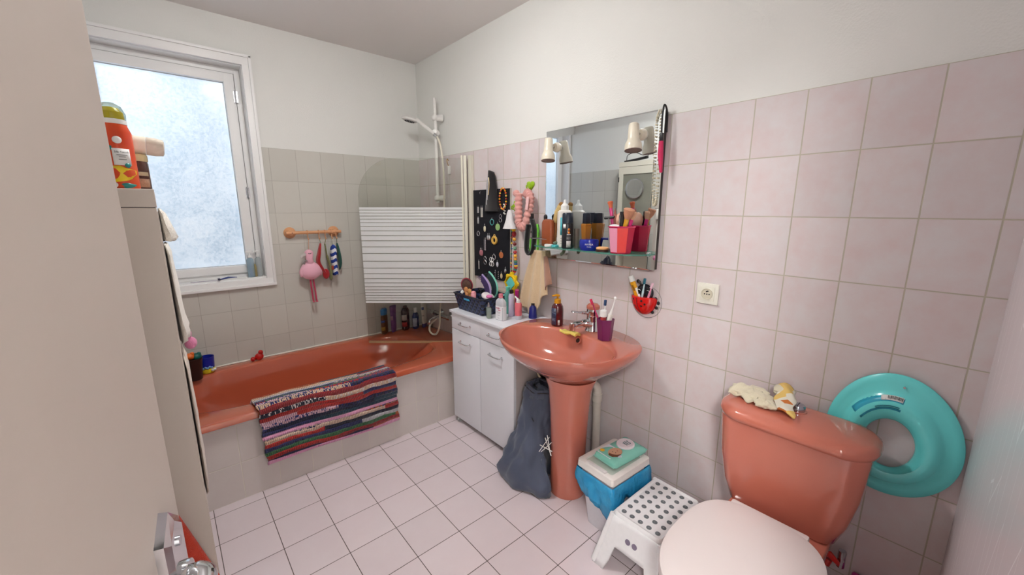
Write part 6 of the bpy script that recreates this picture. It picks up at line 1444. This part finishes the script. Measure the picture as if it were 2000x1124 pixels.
b = MB(); b.rings([lidr(.99, .393), lidr(1.005, .396), lidr(1.005, .409), lidr(.995, .412)]); obj('seat', b, LIDM, to, smooth=50)
b = MB(); b.rings([lidr(1.0, .4135), lidr(1.01, .416), lidr(1.01, .424), lidr(1.0, .430), lidr(.93, .4335), lidr(.6, .435)]); obj('lid', b, LIDM, to, smooth=50)
b = MB(); b.box2((-.325, YT-.11, .398), (-.300, YT+.10, .424), bev=.007); obj('hinge_bar', b, LIDM, to)
q = thing('water_valve', 'red handled stop valve low on the wall right of the toilet', 'valve', (0, -2.83, .19))
b = MB(); b.cyl((0, -2.83, .21), (-.045, -2.83, .21), .009, n=12).cyl((-.035, -2.83, .18), (-.035, -2.83, .24), .011, n=12); obj('body', b, SILVER, q)
b = MB(); b.rings([[V((-.05+o, -2.80+y, .21+z)) for y, z in ((-.030, -.018), (.012, .004), (.016, .018), (-.005, .020), (-.03, -.004))] for o in (0, -.010)]); obj('handle', b, pm((206, 24, 18), .3), q, bevel=.003)
b = MB(); b.tube([(-.035, -2.80, .185), (-.04, -2.795, .165)], .010, 10); obj('nut', b, pm((200, 30, 24), .3), q)
b = MB(); b.box((-.035, -2.885, .155), (.05, .05, .03), bev=.006); tag(obj('plastic_clip', b, pm((206, 40, 150), .3), None), 'bright pink plastic item near the wall behind the toilet, at the bottom edge', 'clip')

# training cloths on the tank
t = NT('printed cotton'); co = t.coord(); vo = t.n('ShaderNodeTexVoronoi'); vo.inputs['Scale'].default_value = 30; t.l(co, vo.inputs['Vector'])
cc = t.ramp(vo.outputs['Color'], [(0, lin((226, 218, 200))), (.42, lin((228, 222, 206))), (.58, lin((226, 190, 110))), (.72, lin((196, 112, 50))), (.8, lin((228, 220, 204)))], 'CONSTANT')
PRN = t.done(t.principled(cc, .95, 0, t.bump(t.noise(500, 2, co), .5, .002)))
CRM = fabric((222, 214, 192), (200, 188, 158), 500, bump=.4)
q = thing('cloth_nappy', 'cream cotton cloth bundle at the left end of the toilet tank', 'cloth', (-.13, -2.53, .71))
def crumple(cx_, cy_, z0, rx, ry, rz, seed, m, par, nm='cloth', rot=0.):
    rnd = random.Random(seed); ph = [rnd.random()*6 for _ in range(8)]; b = MB(); RW = []; nn = 44
    R3 = Matrix.Rotation(rot, 3, 'Z')
    for j in range(19):
        e = -PI/2+PI*j/18; row = []
        for k in range(nn):
            a = 2*PI*k/nn
            d = 1+.13*math.sin(3*a+2*e+ph[0])+.10*math.sin(5*a-4*e+ph[1])+.07*math.sin(9*a+5*e+ph[2])+.05*math.sin(13*a-7*e+ph[3])
            v_ = R3 @ V((rx*d*math.cos(e)*math.cos(a), ry*d*math.cos(e)*math.sin(a), 0)); row.append(V((cx_+v_.x, cy_+v_.y, z0+max(0, rz*(1+math.sin(e)*d*.9)))))
        RW.append(row)
    b.rings(RW); return obj(nm, b, m, par, smooth=180, w=True)
crumple(-.125, -2.535, .710, .045, .062, .018, 3, CRM, q)
b = MB()
def f(u, v): return V((-.10-.075*v+.012*math.sin(u*6), -2.475-.09*u, .718+.028*math.sin(PI*v)*(.7+.3*math.sin(u*7))+.006*math.sin(u*13+v*8)))
b.grid(f, 18, 12); obj('band', b, CRM, q, smooth=180, solid=.005, off=0.)
q = thing('cloth_nappy', 'printed cream and orange cotton cloth beside the flush button on the toilet tank', 'cloth', (-.13, -2.60, .71))
b = MB()
def f(u, v): return V((-.06-.135*v+.014*math.sin(u*3+v*2), -2.585-.060*u-.034*v+.004*math.sin(v*12), .716+.036*(1-v)**.7*(.8+.2*math.sin(u*4))+.012*math.sin(PI*u)*(.6+.4*math.sin(v*7))+.004))
b.grid(f, 16, 24); obj('cloth', b, PRN, q, smooth=180, solid=.006, off=0.)
b = MB()
def f(u, v): return V((-.075-.02*math.cos(2*PI*u)*1.-.004*v, -2.590-.028*v+.0, .745+.014*math.sin(2*PI*u)))
b.grid(f, 18, 8); obj('cuff', b, CRM, q, smooth=180, solid=.005, off=0.)
crumple(-.175, -2.592, .710, .024, .032, .014, 8, CRM, q, 'cuff')

# child seat on the wall
ps = thing('toilet_training_seat', 'turquoise child toilet seat hanging on the wall behind the toilet tank', 'toilet seat', (0, -2.885, .49))
TQ = pm((112, 232, 232), .25, var=.02, scale=4, coat=.3, name='turquoise plastic')
PY, PZ = -2.882, .682
def egg(q_, x, ry=.153, rz=.193, dz=0., dy=0., n_=72, narrow=.08):
    P = []
    for k in range(n_):
        a = 2*PI*k/n_; c, s_ = math.cos(a), math.sin(a)
        w_ = 1-narrow*s_
        P.append(V((x-.10*0, PY+dy+ry*q_*c*w_, PZ+dz+rz*q_*s_)))
    return P
hole = dict(ry=.058, rz=.080, dz=-.028, dy=-.000, narrow=0.)
b = MB(); RGS = [egg(1., -.012), egg(1.005, -.015), egg(.995, -.019), egg(.88, -.022, dz=-.0), egg(.77, -.024, dz=-.004),
   egg(.73, -.030, dz=-.006), egg(.675, -.042, dz=-.008), egg(.60, -.047, dz=-.008), egg(.52, -.047, dz=-.010), egg(1.25, -.041, **hole), egg(1.08, -.034, **hole), egg(1., -.022, **hole), egg(.99, -.010, **hole), egg(1.04, -.008, **hole), egg(1.3, -.010, **hole)]
b.rings(RGS+[RGS[0]], False, False); bmesh.ops.remove_doubles(b.b, verts=b.b.verts, dist=1e-5); obj('seat_ring', b, TQ, ps, smooth=60)
b = MB(); b.cyl((-.020, -2.894, .838), (-.0215, -2.894, .838), .0085, n=18); obj('hanging_hole', b, pm((150, 150, 150), .6), ps)
b = MB(); b.torus((-.0205, -2.894, .838), .0092, .0016, (1, 0, 0), 20, 6); obj('hole_rim', b, pm((60, 150, 150), .4), ps)
b = MB(); b.cyl((0, -2.894, .840), (-.03, -2.894, .843), .003, n=8); tag(obj('wall_pin', b, SILVER, None), 'small metal pin holding the turquoise seat on the wall', 'pin')
# sticker following the seat
def arcpt(a, q_, x):
    c, s_ = math.cos(a), math.sin(a); return V((x, PY+.153*q_*c*(1-.08*s_), PZ-.008+.193*q_*s_))
STK = pm((50, 176, 206), .3, name='sticker')
b = MB(); aA, aB = PI*.56, PI*.16
b.rings([[arcpt(aA+(aB-aA)*k/12, q_, x_) for q_, x_ in ((.735, -.0300), (.675, -.0428), (.52, -.0478))] for k in range(13)], False, False, closed=False); st_ = obj('sticker', b, STK, ps, smooth=180, solid=.0006, off=0.)
b = MB(); aC = PI*.40
b.rings([[arcpt(aA-.02+(aC-aA)*k/8, q_, x_) for q_, x_ in ((.725, -.0330), (.665, -.0447))] for k in range(9)], False, False, closed=False); obj('sticker_panel', b, PAPER, st_, smooth=180, solid=.0006, off=0.)
for k in range(12):
    a = aA-.06-.028*k; b = MB(); b.rings([[arcpt(a+da, q_, x_) for q_, x_ in ((.72, -.0350), (.685, -.0425))] for da in (0, .010+.006*(k % 3 == 0))], False, False, closed=False); obj('barcode_bar', b, DARK, st_, smooth=0, solid=.0006, off=0.)
for k in range(2):
    b = MB(); qa = .585-.026*k; b.rings([[arcpt(aA-.05-.035*j, q_, -.0488) for q_ in (qa, qa-.014)] for j in range(20)], False, False, closed=False); obj('print', b, pm((24, 120, 140), .4), st_, smooth=0, solid=.0005, off=0.)

q = thing('dark_towel', 'dark blue crumpled towel by the left wall above the bath, seen in the mirror', 'towel', (LX+.05, -.60, .45))
crumple(LX+.075, -.60, .44, .06, .085, .215, 12, fabric((44, 46, 66), (24, 24, 38)), q)
# ================================================================== LIGHT
# ceiling lamp (its reflection shows in the window pane)
cl = thing('ceiling_lamp', 'round white ceiling lamp above the middle of the bathroom', 'ceiling lamp', (-1.05, -1.45, CZ-.09))
b = MB(); b.lathe([(.13, 0), (.15, -.012), (.15, -.022)], (-1.05, -1.45, CZ), n=40); obj('base', b, PAPER, cl)
t = NT('opal glass'); em = t.n('ShaderNodeEmission'); em.inputs[0].default_value = (1, .99, .97, 1)
nzl = t.noise(4, 1, t.coord()); t.l(t.math('ADD', 44., t.math('MULTIPLY', nzl, .2)), em.inputs[1]); OPAL = t.done(em)
b = MB(); b.lathe([(.145, -.02), (.14, -.045), (.11, -.07), (.06, -.085), (.001, -.09)], (-1.05, -1.45, CZ), n=40, cap=False); obj('diffuser', b, OPAL, cl, smooth=180)
hl = thing('hall_fill_lamp', 'added round white fill lamp, unseen in the hall beyond the doorway', 'ceiling lamp', (-2.55, FY-.62, CZ-.09))  # added unseen fill light, placed to brighten the right wall through the doorway
t = NT('hall fill glow'); em = t.n('ShaderNodeEmission'); em.inputs[0].default_value = (1, .99, .97, 1); nzl = t.noise(4, 1, t.coord()); t.l(t.math('ADD', 70., t.math('MULTIPLY', nzl, 1.)), em.inputs[1]); FILLM = t.done(em)
b = MB(); b.lathe([(.05, .06), (.19, .0), (.22, -.05), (.15, -.15), (.001, -.20)], (-2.55, FY-.62, CZ-.06), n=40, cap=False); obj('diffuser', b, FILLM, hl, smooth=180)
# daylight outside the frosted pane
la = bpy.data.lights.new('daylight', 'AREA'); la.shape = 'RECTANGLE'; la.size = .7; la.size_y = .6; la.energy = 7; la.color = (.9, .95, 1.)
lo = bpy.data.objects.new('daylight', la); COL.objects.link(lo); lo.location = (-2.1, .55, 2.2)
lo.rotation_euler = (V((-1.6, .1, 1.8))-V(lo.location)).to_track_quat('-Z', 'Y').to_euler()
W = bpy.data.worlds.new('sky'); sc.world = W; W.use_nodes = True
bg = W.node_tree.nodes['Background']; bg.inputs[0].default_value = (.75, .85, 1., 1); bg.inputs[1].default_value = .1

# groups of look-alike kinds
for o in list(sc.objects):
    if o.parent or 'label' not in o: continue
    nm = o.name.split('.')[0]; L = o['label']
    if nm == 'earring': o['group'] = 'earrings on the black jewellery board'
    elif nm == 'makeup_brush': o['group'] = 'make-up brushes in the pink cup'
    elif nm == 'spotlight': o['group'] = 'cream spotlights on the mirror'
    elif nm == 'toothbrush' and 'tumbler' in L: o['group'] = 'toothbrushes in the magenta tumbler'
    elif nm == 'toothbrush' and 'ladybird' in L: o['group'] = 'toothbrushes in the ladybird holder'
    elif nm in ('hair_brush', 'detangling_brush') and 'basket' in L: o['group'] = 'hair brushes in the woven basket'
    elif nm in ('cloth_toy', 'striped_cloth_toy'): o['group'] = 'cloth toys on the hook rail'
    elif nm == 'lotion_bottle' and 'screen' not in L: o['group'] = 'lotion bottles on the white cabinet'
    elif nm == 'cloth_nappy': o['group'] = 'cotton cloths on the toilet tank'
    elif nm == 'pump_bottle': o['group'] = 'bottles on the window sill'

# ================================================================== CAMERA
cam = bpy.data.cameras.new('camera'); co_ = bpy.data.objects.new('camera', cam); COL.objects.link(co_)
cam.sensor_width = 36.; cam.lens = 36.*776.534/2000.; cam.clip_start = .005; cam.clip_end = 50
co_.location = (-1.6023, -2.9547, 1.3562)
co_.rotation_euler = (PI/2-.1958, 0, -.7177)
sc.camera = co_
sc.view_settings.view_transform = 'Standard'; sc.view_settings.look = 'None'; sc.view_settings.gamma = 1.; sc.view_settings.use_curve_mapping = False
sc.view_settings.exposure = .82
